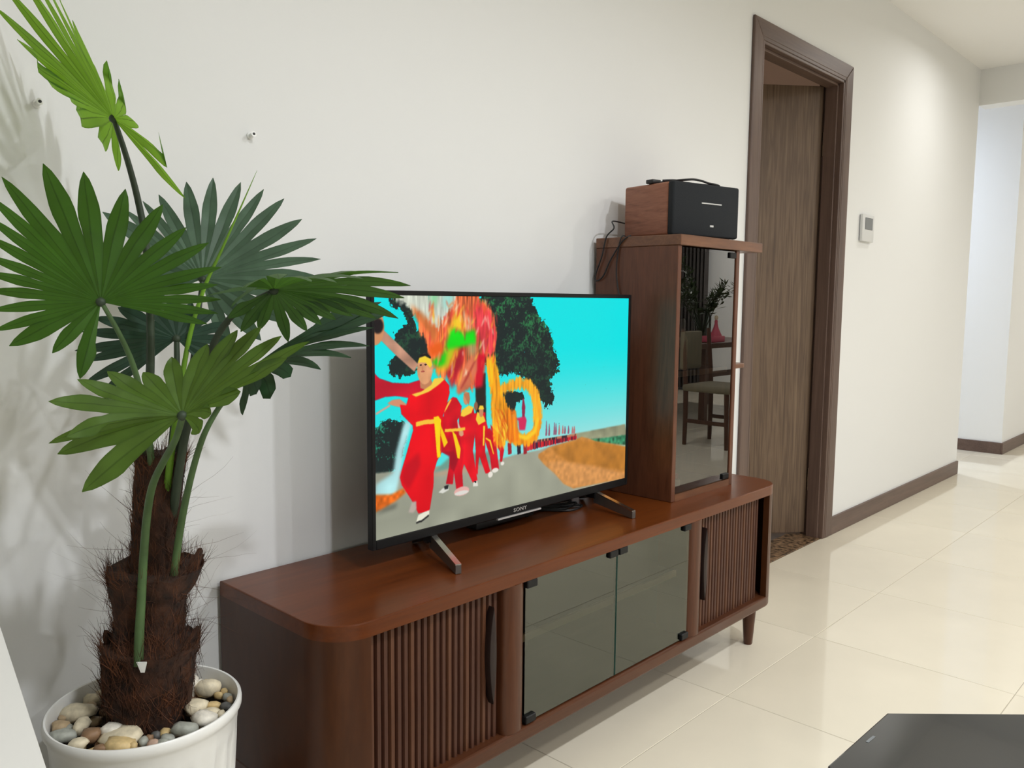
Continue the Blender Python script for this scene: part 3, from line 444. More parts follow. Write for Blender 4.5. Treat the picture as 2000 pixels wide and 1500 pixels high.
# things inside it
bx,by=2.178,-.25
b=thing('perfume_bottle','slim cream bottle standing on the inner shelf behind smoked glass','bottle',(bx,by,.928))
MB().lathe([(.017,.0005),(.019,.004),(.019,.090),(.011,.108),(.009,.118)],20,c=(bx,by,.928)).build('body',M_skin,b,40)
MB().lathe([(.0115,.1182),(.0115,.148),(.008,.154)],16,c=(bx,by,.928)).build('cap',M_wplast,b,40)
bx=2.168
b=thing('small_jar','small white jar with pink lid at the bottom behind smoked glass','jar',(bx,by,.568))
MB().lathe([(.013,.0005),(.0145,.003),(.0145,.022),(.010,.027)],20,c=(bx,by,.568)).build('body',M_wplast,b,40)
MB().lathe([(.008,.0272),(.009,.029),(.009,.038),(.005,.041)],16,c=(bx,by,.568)).build('lid',M_pink,b,40)

# ------------------------------------------------------------------ speaker
SW,SH,SD=.286,.158,.208
sp=thing('bookshelf_speaker','walnut and black cloth speaker box on top of the tall cabinet','speaker',(2.100,-.258,TZ1+.030)); 
SM=Matrix.Translation((2.100,-.258,TZ1+.0305))@Matrix.Rotation(-.205,4,'Z')
MB().box(0,SW,.022,SD,0.004,SH,bev=.007,seg=3,M=SM).build('cabinet_body',M_speakw,sp,30)
MB().box(-.0005,SW+.0005,0,.024,.003,SH+.001,bev=.007,seg=3,M=SM).build('front_grille',M_fabric,sp,30)
MB().box(.118,.205,-.0014,.001,.100,.1035,M=SM).build('light_bar',M_silver,sp)
MB().box(.157,.172,-.0012,.001,.033,.0385,M=SM).build('small_mark',M_silver,sp)
for x in (.03,SW-.03):
    for y in (.04,SD-.03): MB().lathe([(.008,0),(.008,.005)],12,M=SM@Matrix.Translation((x,y,0))).build('foot',M_blackm,sp)
zt=TZ1+.030+SH
def spt(x,y,z): return tuple(SM@Vector((x,y,z)))
tag(MB().tube([spt(*q) for q in [(.045,.10,SH+.008),(.06,.06,SH+.010),(.085,.025,SH+.012),(.11,.02,SH+.0135),(.14,.018,SH+.011),(.17,.022,SH+.008),(.19,.018,SH+.006),(.215,.022,SH+.004),(.17,.035,SH+.004),(.11,.05,SH+.005),(.07,.06,SH+.012),(.03,.075,SH+.010)]],.0034,8,6).box(-.002,.034,.085,.115,SH+.0012,SH+.013,bev=.002,seg=1,M=SM).build('coiled_cable',M_cable,None,50),'black cable lying coiled on top of the speaker','cable')
MB().box(.195,.225,.03,.05,SH+.0005,SH+.008,bev=.003,M=SM).build('control_knob',M_blackm,sp,30)
tag(MB().tube([spt(.006,SD+.004,.05),(2.075,-.060,1.374),(2.049,-.085,1.350),(2.046,-.060,1.325),(2.046,-.045,1.27),(2.047,-.022,1.215),(2.047,-.024,1.194),(2.047,-.050,1.208),(2.048,-.072,1.25),(2.047,-.105,1.295),(2.048,-.128,1.318),(2.06,-.140,1.3265)],.0022,8,6).build('looped_cable',M_cable,None,60),'thin black cable looping down the left side of the tall cabinet','cable')
tag(MB().tube([(2.062,-.118,1.3262),(2.048,-.114,1.322),(2.049,-.102,1.28),(2.048,-.098,1.22),(2.049,-.105,1.17),(2.046,-.118,1.12),(2.030,-.12,1.05),(2.02,-.11,.85),(2.00,-.10,.62),(1.98,-.09,.553)],.002,8,6).build('hanging_cable',M_cable,None,60),'thin black cable hanging straight down behind the television edge','cable')

# ------------------------------------------------------------------ television
tv=thing('television','flat black television showing a dragon dance parade on the low cabinet','television',(1.52,-.19,CZ1))
TVX0,TVX1,TVZ0,TVZ1,TVY=1.058,1.986,.596,1.151,-.200
bz=.0105
m=MB(); m.box(TVX0,TVX0+bz,TVY,TVY+.018,TVZ0,TVZ1,bev=.0015,seg=1); m.box(TVX1-bz,TVX1,TVY,TVY+.018,TVZ0,TVZ1,bev=.0015,seg=1)
m.box(TVX0+bz,TVX1-bz,TVY,TVY+.032,TVZ1-bz,TVZ1,bev=.0015,seg=1); m.box(TVX0+bz,TVX1-bz,TVY,TVY+.032,TVZ0,TVZ0+.021,bev=.0015,seg=1)
m.build('bezel',M_black,tv)
MB().box(TVX0+.02,TVX1-.02,TVY+.006,TVY+.034,TVZ0+.016,TVZ1-.016).build('rear_shell',M_blackm,tv)
MB().box(TVX0+.12,TVX1-.12,TVY+.034,TVY+.075,TVZ0+.02,TVZ0+.36,bev=.01,seg=2).build('rear_housing',M_blackm,tv,30)
MB().box(1.44,1.60,TVY-.002,TVY+.004,TVZ0-.0045,TVZ0-.0005).build('chin_strip',M_silver,tv)
# lettering on the lower bezel
cu=bpy.data.curves.new('lettering','FONT'); cu.body='SONY'; cu.size=.0135; cu.extrude=.0003; cu.space_character=1.15; cu.align_x='CENTER'
tmp=bpy.data.objects.new('lettering_tmp',cu); COL.objects.link(tmp); dg=bpy.context.evaluated_depsgraph_get(); dg.update()
me=bpy.data.meshes.new_from_object(tmp.evaluated_get(dg)); bpy.data.objects.remove(tmp)
o0=origin(tv)
me.transform(Matrix.Translation(Vector((1.521,TVY-.0005,TVZ0+.006))-o0)@Matrix.Diagonal((1.25,1,1,1))@Matrix.Rotation(math.pi/2,4,'X'))
me.materials.clear(); me.materials.append(M_silver); lo=bpy.data.objects.new('brand_lettering',me); COL.objects.link(lo); lo.parent=tv
# feet: splayed flat bars
for s,mx in ((-1,1.235),(1,1.845)):
    f=empty('foot',tv)
    def bar(p,q,w,h0,h1,mt,nm):
        p,q=Vector(p),Vector(q); d=(q-p); d.z=0; sd=Vector((-d.y,d.x,0)).normalized()*w/2
        V=[p-sd,p+sd,q+sd,q-sd]; V=[tuple(v) for v in V]
        T=[(v[0],v[1],v[2]+h) for v,h in zip(V,(h0,h0,h1,h1))]
        return raw(nm,V+T,[(3,2,1,0),(4,5,6,7),(0,1,5,4),(1,2,6,5),(2,3,7,6),(3,0,4,7)],mt,f)
    tipf=(mx-.052*(1 if s<0 else .3),-.334,CZ1+.0012); tipb=(mx+.030*(1 if s<0 else 2),-.092,CZ1+.0012)
    bar((mx,-.19,TVZ0-.030),tipf,.013,.030,.019,M_foot,'front_bar'); bar((mx,-.175,TVZ0-.016),tipb,.013,.016,.012,M_black,'rear_bar')
    bar((mx,-.19,TVZ0+.0001),(tipf[0],tipf[1]+.0005,tipf[2]+.0191),.0136,.0022,.0022,M_steel,'bright_edge')
    MB().box(mx-.011,mx+.011,-.198,-.165,TVZ0-.018,TVZ0+.01,bev=.002,seg=1).build('mount',M_black,f)
# black box standing in for the television's dark reflection, and cable bundle
t=thing('dark_reflection_box','flat black box standing in for the dark television reflection on the cabinet','box',(1.56,-.10,CZ1))
MB().box(1.44,1.66,-.125,-.035,CZ1+.003,CZ1+.024,bev=.004,seg=2).build('case',M_blackm,t,30)
for x in (1.46,1.64):
    for y in (-.115,-.045): MB().lathe([(.006,0),(.006,.004)],10,c=(x,y,CZ1)).build('foot',M_black,t)
for k,(dy,lb) in enumerate(((0,'black cable nearest the screen in the bundle by the right foot'),(.02,'black cable in the middle of the bundle behind the television'),(.04,'black cable rearmost in the bundle behind the television'))):
    x=1.665
    tag(MB().tube([(x,-.09+dy*.6,.565+.003*k),(x+.04,-.10+dy,.5525),(x+.10,-.165+dy*1.2,.552),(x+.17,-.150+dy,.552+.004*k),(x+.10,-.115+dy,.554),(x+.06,-.075+dy*.8,.553),(x+.14,-.055+dy*.6,.552)],.0032,8,5).build('television_cable',M_cable,None,60),lb,'cable','cables behind the television')
tag(MB().tube([(1.27,-.150,.62),(1.272,-.145,.585),(1.275,-.13,.556),(1.29,-.09,.5515),(1.30,-.03,.5515)],.0022,8,5).build('power_cord',M_cable,None,60),'thin black power cord dropping beside the left television foot','cable')
# ------------------------------------------------------------------ the picture on the television (painted here, shown by an emissive flat screen)
IW,IH=1120,640
def hom(src,dst):
    A=[];b=[]
    for (x,y),(u,v) in zip(src,dst):
        A+=[[x,y,1,0,0,0,-u*x,-u*y],[0,0,0,x,y,1,-v*x,-v*y]]; b+=[u,v]
    h=np.linalg.solve(np.array(A,float),np.array(b,float)); return np.append(h,1).reshape(3,3)
HM=hom([(727.5,571),(1226,588),(1227,937.5),(737,1054)],[(0,0),(IW,0),(IW,IH),(0,IH)])
def T(P,o=(0,0),s=1):
    P=np.array(P,float)/s+np.array(o); q=np.c_[P,np.ones(len(P))]@HM.T; return q[:,:2]/q[:,2:]
A4=lambda P:T(P,(720,560),5.357)
A5=lambda P:T(P,(960,560),5.357)
A6=lambda P:T(P,(720,800),5.357)
A7=lambda P:T(P,(960,800),5.77)
img=np.zeros((IH,IW,3)); yy,xx=np.mgrid[0:IH,0:IW]+.5
rng=np.random.default_rng(5)
def fnoise(n,seed,sx=1):
    r=np.random.default_rng(seed); g=r.random((n+2,int(n*IW/IH*sx)+2)); gy=yy/IH*n; gx=xx/IW*int(n*IW/IH*sx)
    iy=gy.astype(int);ix=gx.astype(int);fy=gy-iy;fx=gx-ix
    return (g[iy,ix]*(1-fx)+g[iy,ix+1]*fx)*(1-fy)+(g[iy+1,ix]*(1-fx)+g[iy+1,ix+1]*fx)*fy
NZ={n:fnoise(n,n) for n in (6,14,30,60,120,240)}; NZ['v']=(fnoise(9,77,sx=9)+fnoise(18,78,sx=9))/2
def mask(P):
    x,y=P[:,0],P[:,1]; m=np.zeros((IH,IW),bool)
    y0,y1=max(0,int(y.min())),min(IH,int(y.max())+2); x0,x1=max(0,int(x.min())),min(IW,int(x.max())+2)
    if y1<=y0 or x1<=x0: return m.astype(float)
    X=xx[y0:y1,x0:x1];Y=yy[y0:y1,x0:x1]; c=np.zeros(X.shape,bool)
    for i in range(len(P)):
        j=i-1
        cond=(y[i]>Y)!=(y[j]>Y)
        dy=y[j]-y[i]
        if dy==0: continue
        c^=cond&(X<(x[j]-x[i])*(Y-y[i])/dy+x[i])
    m[y0:y1,x0:x1]=c; return m.astype(float)
def blur(a,r,ry=None):
    ry=r if ry is None else ry
    for ax,k in ((1,r),(0,ry)):
        if k<1: continue
        for _ in range(2):
            pad=[(0,0)]*a.ndim; pad[ax]=(k+1,k); c=np.cumsum(np.pad(a,pad,mode='edge'),axis=ax)
            n=a.shape[ax]; a=(np.take(c,range(2*k+1,2*k+1+n),axis=ax)-np.take(c,range(0,n),axis=ax))/(2*k+1)
    return a
def put(P,col,soft=1,nz=0,n=30,ry=None,op=1):
    global img
    m=mask(P)
    if soft: m=blur(m,soft,ry)
    if n=='v':   # flame-like frayed edges
        m=np.clip((blur(m,4,9)+(NZ['v']-.5)*.9+(NZ[120]-.5)*.3-.5)*2.2+.5,0,1)*np.clip(m*6,0,1)
    c=np.array(col,float)/255
    c=c*(1+nz*(NZ[n][...,None]-.5)*2) if nz else c
    img=img*(1-m[...,None]*op)+c*m[...,None]*op
def line(P,w,col,soft=1,**k):
    P=np.array(P); 
    d=np.gradient(P,axis=0); nrm=np.c_[-d[:,1],d[:,0]]/np.maximum(1e-6,np.hypot(*d.T))[:,None]
    w=np.array(w if np.ndim(w) else [w]*len(P))[:,None]/2
    put(np.r_[P+nrm*w,(P-nrm*w)[::-1]],col,soft,**k)
def ell(P,rx,ry,col,soft=1,**k):
    a=np.linspace(0,2*np.pi,24); put(np.c_[P[0]+rx*np.cos(a),P[1]+ry*np.sin(a)],col,soft,**k)
# sky
t=(yy/IH)[...,None]; r=(xx/IW)[...,None]
img=(1-t)*np.array([0,232,234])/255+t*np.array([160,236,226])/255
img=img*(1-.0*r)
k=np.clip((t-.25)/.45,0,1); img=(1-k)*np.array([0,230,232])/255+k*np.array([150,228,226])/255
img[...,0]*=np.clip(.3+r[...,0]*1.2,0,1)
# hills
put(A7([(900,292),(1100,258),(1530,183),(1560,420),(900,420)]),(150,152,122),2,.15,30)
put(A7([(1140,345),(1300,335),(1560,300),(1560,420),(1200,380)]),(52,120,86),2,.5,60)
# trees
def tree(P,soft,th,dark=(26,38,38),lite=(44,120,70),up=None):
    global img
    m=blur(mask(P),soft); f=m*1.25+(NZ[60]-.5)*.55+(NZ[120]-.5)*.65+(NZ[240]-.5)*.4
    a=np.clip((f-th)*9,0,1)[...,None]
    h=np.clip((NZ[30]*.8+NZ[120]*.7+NZ[240]*.5-1.0)*2.6,0,1)[...,None]
    if up is not None: h=h*up
    c=np.array(dark)/255*(1-h)+np.array(lite)/255*h
    img=img*(1-a)+c*a
up=np.clip(1.25-yy/IH*2.1,0.1,1)[...,None]
tree(A5([(-120,60),(390,80),(430,190),(490,290),(560,400),(640,520),(640,640),(700,760),(720,850),(660,930),(600,1000),(650,1080),(690,1200),(640,1270),(540,1230),(420,1100),(300,900),(60,920),(-200,700)]),14,.55,up=up)
tree(A4([(190,70),(420,90),(470,300),(480,420),(640,430),(700,700),(560,780),(470,900),(240,930),(190,800),(330,640),(230,500),(330,430),(420,330),(330,230),(220,190)]),9,.6,up=up*.5)
tree(A5([(120,1080),(330,1100),(360,1160),(260,1230),(270,1330),(200,1350)]),5,.6,up=up*.3)
tree(A6([(60,190),(200,50),(260,90),(400,90),(400,330),(330,560),(200,690),(60,680)]),8,.58,lite=(40,140,110))
line(A5([(-110,900),(-90,1500)]),42,(40,36,30),2)
# road and dirt
put(A7([(1000,338),(700,415),(560,462),(300,505),(100,560),(-1400,700),(-1400,1600),(960,1600),(1560,900),(1560,500)]),(158,160,142),2,.07,14)
put(A6([(700,640),(880,470),(1300,430),(1300,560),(900,600)]),(110,158,142),4)
put(A6([(600,690),(870,610),(1200,590),(1000,660)]),(196,160,130),4,op=.6)
put(A7([(970,352),(1040,318),(1110,335),(1200,372),(1560,440),(1560,790),(960,900),(850,845),(740,720),(620,620),(556,545),(556,505),(680,430)]),(206,138,66),2,.09,60)
put(A7([(1000,350),(1200,372),(1560,440),(1560,700),(1350,680),(1150,630),(900,600),(840,560),(760,500),(700,440)]),(182,118,42),5,.14,30,op=.8)
put(A7([(620,600),(820,590),(1200,660),(1540,740),(1540,790),(960,890),(850,840)]),(222,158,98),5,.1,60,op=.6)
# far procession with banners
r9=np.random.default_rng(9)
for i in range(64):
    x=430+i*8.7; f=(x-430)/550; yb=462-f*120; h=112-f*52
    j=r9.uniform(-6,6); cols=[(196,20,40),(214,30,40),(120,20,40),(70,26,60),(222,50,50)]
    put(A7([(x-7,yb+j),(x-8,yb-h*.7),(x+7,yb-h*.7),(x+6,yb+j)]),cols[r9.integers(0,5)],1)
    ell(A7([(x,yb-h*.78)])[0],3,4.5,(196,120,90) if r9.random()<.6 else (60,30,40),1)
for x,t_,b_ in ((640,130,300),(672,165,300),(730,150,290),(748,160,290),(785,175,290),(825,185,280),(850,195,280),(890,190,280),(935,200,280),(955,195,280)):
    put(A7([(x-10,b_),(x-3,t_),(x+3,t_),(x+12,b_-40),(x+9,b_)]),(200,90,90) if x%2 else (150,60,90),1,op=.8)
line(A5([(345,1170),(350,1260),(352,1440)]),[5,16,8],(150,36,70),1)
put(A5([(255,1375),(370,1360),(385,1400),(370,1500),(310,1500),(300,1400)]),(214,40,90),2)
line(A7([(500,60),(510,300)]),5,(60,130,110),1)
for x in (225,330,400):
    line(A7([(x,370),(x+8,500)]),16,(160,34,44) if x!=330 else (40,34,50),1)
# back dancers
put(A6([(1290,150),(1400,270),(1440,420),(1420,545),(1400,540),(1395,430),(1320,300)]),(206,12,34),1,.1)
put(A6([(1230,190),(1290,190),(1350,300),(1365,430),(1390,615),(1315,635),(1290,480),(1240,330)]),(214,10,34),1,.1)
line(A6([(1240,290),(1290,320),(1330,460)]),[4,7,4],(250,210,40),1)
ell(A6([(1350,630)])[0],14,7,(236,232,220),1); ell(A6([(1425,560)])[0],8,6,(236,232,220),1)
# fourth dancer
put(A4([(1140,1380),(1235,1370),(1262,1460),(1258,1560),(1150,1560)]),(224,8,30),1,.1)
put(A6([(1110,30),(1235,20),(1240,260),(1240,440),(1300,650),(1250,665),(1180,480),(1170,560),(1165,680),(1145,650),(1140,420)]),(222,6,28),1,.12)
put(A4([(1150,1300),(1215,1340),(1240,1400),(1165,1440),(1135,1380)]),(248,206,60),1)
ell(A4([(1192,1300)])[0],9.5,16,(206,140,96),1); put(A4([(1160,1275),(1175,1235),(1210,1235),(1222,1275)]),(250,212,60),1)
ell(A6([(1300,675)])[0],10,9,(236,230,218),1); ell(A4([(1135,1240)])[0],8,13,(150,96,70),1)
# third dancer
put(A4([(960,1330),(1000,1270),(1110,1260),(1130,1380),(1120,1560),(960,1560)]),(220,8,30),1,.1)
put(A6([(960,60),(1125,40),(1130,250),(1110,420),(1165,740),(1115,755),(1020,560),(1000,640),(960,500)]),(222,8,30),1,.12)
put(A4([(985,1280),(1060,1230),(1110,1250),(1090,1310),(1010,1350),(975,1340)]),(250,208,64),1)
ell(A4([(1032,1155)])[0],12,19,(212,146,104),1); put(A4([(1000,1110),(1060,1095),(1072,1160),(1060,1230),(1040,1190)]),(190,120,84),1)
put(A6([(1120,760),(1160,730),(1172,790),(1120,800)]),(228,224,212),1); put(A6([(1125,745),(1155,738),(1150,765)]),(40,40,44),0)
line(A6([(925,100),(1000,260)]),9,(220,190,170),1); ell(A6([(985,235)])[0],9,9,(222,160,120),1)
line(A6([(1225,160),(1222,370)]),[8,6],(250,214,50),1)
# second dancer
put(A4([(800,1230),(890,1140),(930,1150),(985,1240),(970,1340),(930,1400),(940,1520),(790,1520)]),(212,4,28),1,.12)
put(A6([(780,60),(930,40),(960,250),(1010,420),(1000,620),(1015,820),(945,840),(915,640),(905,770),(832,765),(860,600),(870,470),(780,430)]),(206,4,30),1,.14)
put(A6([(780,425),(905,425),(960,500),(915,640),(880,600),(862,480)]),(150,2,30),2,op=.7)
put(A4([(860,1165),(880,1165),(830,1260),(805,1300),(795,1280)]),(250,200,70),1)
line(A6([(810,205),(915,200),(1025,190)]),9,(250,196,60),1); put(A6([(885,200),(930,250),(982,400),(972,505),(948,495),(920,350)]),(252,212,20),1)
put(A6([(755,855),(800,810),(860,800),(862,830),(800,865)]),(222,222,212),1); put(A6([(812,790),(858,775),(856,820),(820,825)]),(30,32,36),1)
ell(A6([(1000,845)])[0],30,13,(232,176,168),1); ell(A6([(1000,862)])[0],28,6,(226,222,214),1)
# dragon: body, ring, head (a soft, moving blur of colour)
line(A7([(70,-60),(110,60),(180,190),(255,290),(335,335),(430,345),(510,290),(545,180),(545,60),(530,-40)]),[40,46,50,46,40,36,36,34,32,30],(246,150,18),4,nz=.26,n='v')
line(A5([(500,1400),(495,1250),(460,1100),(390,1030),(300,1005),(210,1040),(110,1070)]),[40,38,36,36,36,34,34],(250,170,36),4,nz=.26,n='v')
line(A5([(-10,720),(20,900),(70,1120),(140,1320),(230,1480)]),[40,44,46,46,44],(250,176,30),4,nz=.26,n='v')
line(A5([(20,900),(80,1150),(150,1350)]),[14,18,12],(255,226,60),4)
line(A7([(60,20),(130,160),(215,290),(270,360)]),[26,36,34,16],(240,110,16),4,nz=.35,n='v')
line(A7([(300,290),(420,320),(510,250),(540,100)]),[10,16,16,10],(255,206,40),3)
put(A4([(1290,1300),(1290,1050),(1300,700),(1390,1080),(1500,1300),(1500,1500),(1420,1700),(1350,1650)]),(246,152,20),6,.5,'v',op=.9)
put(A6([(1340,0),(1560,0),(1600,330),(1500,310),(1390,160)]),(240,124,18),5,.5,'v',op=.9)
put(A4([(420,90),(1110,70),(1180,160),(1310,270),(1350,500),(1320,660),(1210,760),(1160,900),(1130,1050),(960,1110),(900,960),(760,930),(690,860),(640,720),(600,560),(520,380)]),(230,108,62),6,.6,'v',ry=14)
put(A4([(1130,140),(1290,300),(1345,520),(1320,670),(1190,700),(1140,520),(1080,300)]),(226,62,70),6,.5,'v',ry=16)
put(A4([(1130,700),(1230,700),(1200,1040),(1120,1050)]),(214,10,40),5)
put(A4([(880,560),(1000,600),(1000,760),(880,1060),(820,900),(830,760)]),(170,24,40),6,.2,14)
put(A4([(220,60),(900,60),(880,200),(760,330),(740,440),(640,360),(500,250),(380,180)]),(206,212,196),7,.2,'v',ry=10)
put(A4([(640,80),(720,80),(690,220),(640,180)]),(120,220,150),8,op=.7); put(A4([(760,90),(900,80),(840,200),(780,230)]),(150,226,214),8,op=.8)
put(A4([(430,170),(560,260),(700,420),(750,620),(690,610),(600,440),(480,300)]),(224,124,60),6,.2,30,op=.85)
put(A4([(620,600),(760,560),(800,680),(650,720)]),(238,96,24),6)
put(A4([(920,230),(1010,380),(1010,460),(900,430),(850,520),(830,460),(880,330)]),(250,214,40),6,op=.9)
put(A4([(1000,300),(1080,330),(1060,470),(1010,430)]),(236,224,190),6,op=.7)
put(A4([(870,420),(1000,480),(1110,440),(1130,600),(1000,610),(900,650),(850,800),(760,840),(650,770),(780,700),(820,560)]),(10,222,16),6,.1,14)
put(A4([(820,640),(960,620),(900,760),(830,860),(720,900),(700,850),(800,790)]),(246,190,30),7,op=.75)
put(A4([(925,1080),(960,900),(1040,760),(1140,690),(1140,870),(1090,1010),(1000,1090),(940,1110)]),(222,118,82),4,.12,30)
line(A4([(970,1060),(1040,930),(1120,760)]),[4,8,4],(170,56,50),3)
put(A4([(1040,600),(1130,580),(1130,700),(1050,720)]),(150,170,120),8,op=.7)
for _ in range(150):   # wind-blown strands over the head and body
    x,y=rng.uniform(640,1330),rng.uniform(120,900)
    if (x<820 and y>720) or (x>1150 and y>700 and x>1240): continue
    dx,dy=rng.uniform(-60,30),rng.uniform(60,170); k_=rng.integers(0,5)
    if 820<x<1130 and 430<y<640: continue
    line(A4([(x,y),(x+dx*.5,y+dy*.55),(x+dx,y+dy)]),[2,7,2],[(255,206,60),(242,120,40),(214,50,60),(250,232,196),(236,84,50)][k_],2,op=.55)
for _ in range(80):
    y=rng.uniform(40,330); x=rng.uniform(40,130)+y*.22
    line(A7([(x,y-60),(x+rng.uniform(0,30),y),(x+rng.uniform(10,50),y+60)]),[2,6,2],[(255,220,60),(238,110,20),(214,84,20),(255,190,40)][rng.integers(0,4)],1,op=.5)
# lower left: tail tuft and pale streamer
put(A6([(430,90),(380,110),(300,420),(270,640),(90,760),(80,880),(300,880),(350,640),(380,420),(460,130)]),(176,226,228),5,.1,14)
put(A6([(80,870),(250,870),(390,800),(410,850),(300,940),(180,1010),(80,1060)]),(222,104,24),5,.25,60,ry=3)
put(A6([(80,1080),(180,1010),(330,960),(300,1010)]),(60,62,54),6,op=.7)
# front dancer
line(A4([(85,430),(300,640),(500,830)]),[26,28,24],(188,140,116),1,nz=.15,n=30)
ell(A4([(60,400)])[0],30,46,(210,146,100),1); ell(A4([(90,385)])[0],18,20,(30,22,24),2)
put(A4([(45,860),(110,930),(250,980),(420,990),(560,950),(620,1060),(480,1150),(300,1120),(180,1125),(50,1170)]),(206,14,44),1,.12,14)
line(A4([(80,1305),(230,1215)]),6,(206,170,150),1); put(A4([(200,1195),(250,1160),(330,1150),(420,1220),(390,1250),(260,1220)]),(216,146,112),1)
put(A4([(410,1180),(430,1110),(560,1080),(700,990),(790,945),(850,1020),(855,1100),(820,1240),(790,1330),(790,1470),(520,1480),(440,1400),(350,1310),(335,1210),(400,1220)]),(236,0,22),1,.08,14)
put(A6([(470,110),(780,90),(782,430),(735,520),(700,640),(700,780),(668,1010),(660,1050),(545,1072),(470,930),(365,770),(345,690),(365,600),(410,440),(475,200)]),(236,0,22),1,.08,14)
put(A6([(540,430),(560,560),(500,700),(440,820),(380,760),(350,690),(390,560)]),(186,0,26),6,op=.7)
put(A4([(540,930),(640,900),(680,1010),(600,1060),(545,1040)]),(196,130,92),1)
put(A4([(455,1105),(560,1075),(660,1010),(690,945),(770,935),(800,955),(740,1010),(640,1080),(500,1132)]),(250,208,70),1)
ell(A4([(592,842)])[0],28,42,(222,158,112),1,nz=.08,n=60)
put(A4([(505,740),(540,690),(610,676),(655,720),(640,760)]),(24,22,24),1); put(A4([(518,775),(530,725),(590,706),(650,738),(667,800),(645,835),(600,775)]),(250,214,54),1)
ell(A4([(548,800)])[0],4,2.2,(60,36,30),0); ell(A4([(598,797)])[0],5,2.2,(60,36,30),0); ell(A4([(570,868)])[0],7,2.6,(176,84,72),0); ell(A4([(565,838)])[0],3,7,(204,136,96),1)
line(A6([(505,135),(600,112),(720,105)]),13,(252,200,60),1)
put(A6([(690,60),(740,50),(770,90),(765,300),(770,480),(735,492),(715,300),(700,140)]),(253,214,16),1,.06,30)
put(A6([(760,130),(800,220),(845,330),(805,385),(770,260)]),(252,206,10),1)
put(A6([(520,1170),(545,1090),(600,1062),(662,1038),(660,1080),(620,1130),(560,1150)]),(236,234,214),1); line(A6([(522,1172),(580,1155),(655,1095)]),5,(34,34,34),1)
put(A6([(440,1060),(475,950),(520,940),(525,1020),(490,1065)]),(186,170,160),2)
tvimg=bpy.data.images.new('television_picture',IW,IH)
px=np.ones((IH,IW,4),np.float32); px[...,:3]=np.clip(img,0,1)[::-1]
tvimg.pixels.foreach_set(px.ravel()); tvimg.update(); tvimg.pack()
m=bpy.data.materials.new('lit_screen'); m.use_nodes=True; nt=m.node_tree; b=nt.nodes['Principled BSDF']
ti=nt.nodes.new('ShaderNodeTexImage'); ti.image=tvimg; ti.extension='EXTEND'
nt.links.new(ti.outputs['Color'],b.inputs['Emission Color']); b.inputs['Emission Strength'].default_value=.95
b.inputs['Base Color'].default_value=(.01,.01,.01,1); b.inputs['Roughness'].default_value=.45; b.inputs['Specular IOR Level'].default_value=.04
o0=origin(tv); me=bpy.data.meshes.new('screen')
X0,X1,Z0,Z1,Y=TVX0+bz-.001,TVX1-bz+.001,TVZ0+.020,TVZ1-bz+.001,TVY+.003
me.from_pydata([tuple(Vector(p)-o0) for p in ((X0,Y,Z0),(X1,Y,Z0),(X1,Y,Z1),(X0,Y,Z1))],[],[(0,1,2,3)])
uv=me.uv_layers.new(name='UVMap')
for i,c in enumerate(((0,0),(1,0),(1,1),(0,1))): uv.data[i].uv=c
me.materials.append(m); so=bpy.data.objects.new('screen',me); COL.objects.link(so); so.parent=tv; so['label']='lit screen with red and yellow dragon dancers'

# ------------------------------------------------------------------ planter, pebbles, palm
PX,PY,PZ,PR=.553,-.242,.455,.1535
pot=thing('plant_pot','tall round white fluted pot holding pebbles and the palm','pot',(PX,PY,0))
def flute(r,z,a):
    if z<.405 and z>.01 and r>.1:
        k=min(1,(.405-z)/.03); return r-.006*k*abs(math.sin(a*13))**.6*min(1,(z-.01)/.03)
    return r
MB().lathe([(.112,0),(.117,.006),(.121,.05),(.127,.13),(.133,.22),(.139,.31),(.1435,.375),(.1445,.40),(.1452,.412),(.1478,.43),(PR-.0032,.436),(PR-.0003,.441),(PR,.447),(PR-.0008,.4525),(PR-.0035,.4555),(PR-.0065,.455),(PR-.0085,.450),(PR-.0105,.40),(.12,.39)],156,c=(PX,PY,0),fn=flute,cap=False).build('shell',M_pot,pot,50)
MB().lathe([(.10,.0),(.112,.0)],40,c=(PX,PY,0.001),cap=True).build('base',M_pot,pot)
MB().lathe([(.141,.408),(.05,.412)],40,c=(PX,PY,0)).build('soil',M_soil,pot)
pcol=dict(cream=(216,204,176),white=(228,222,208),tan=(184,160,126),yellow=(206,180,128),grey=(158,160,150),dark=(92,92,90),brown=(136,106,78),stripe=(150,140,128),pink=(190,160,140))
M_peb={k:mat('pebble_'+k,srgb(*v),.55,var=.16,vscale=70,bump=.3,bscale=140) for k,v in pcol.items()}
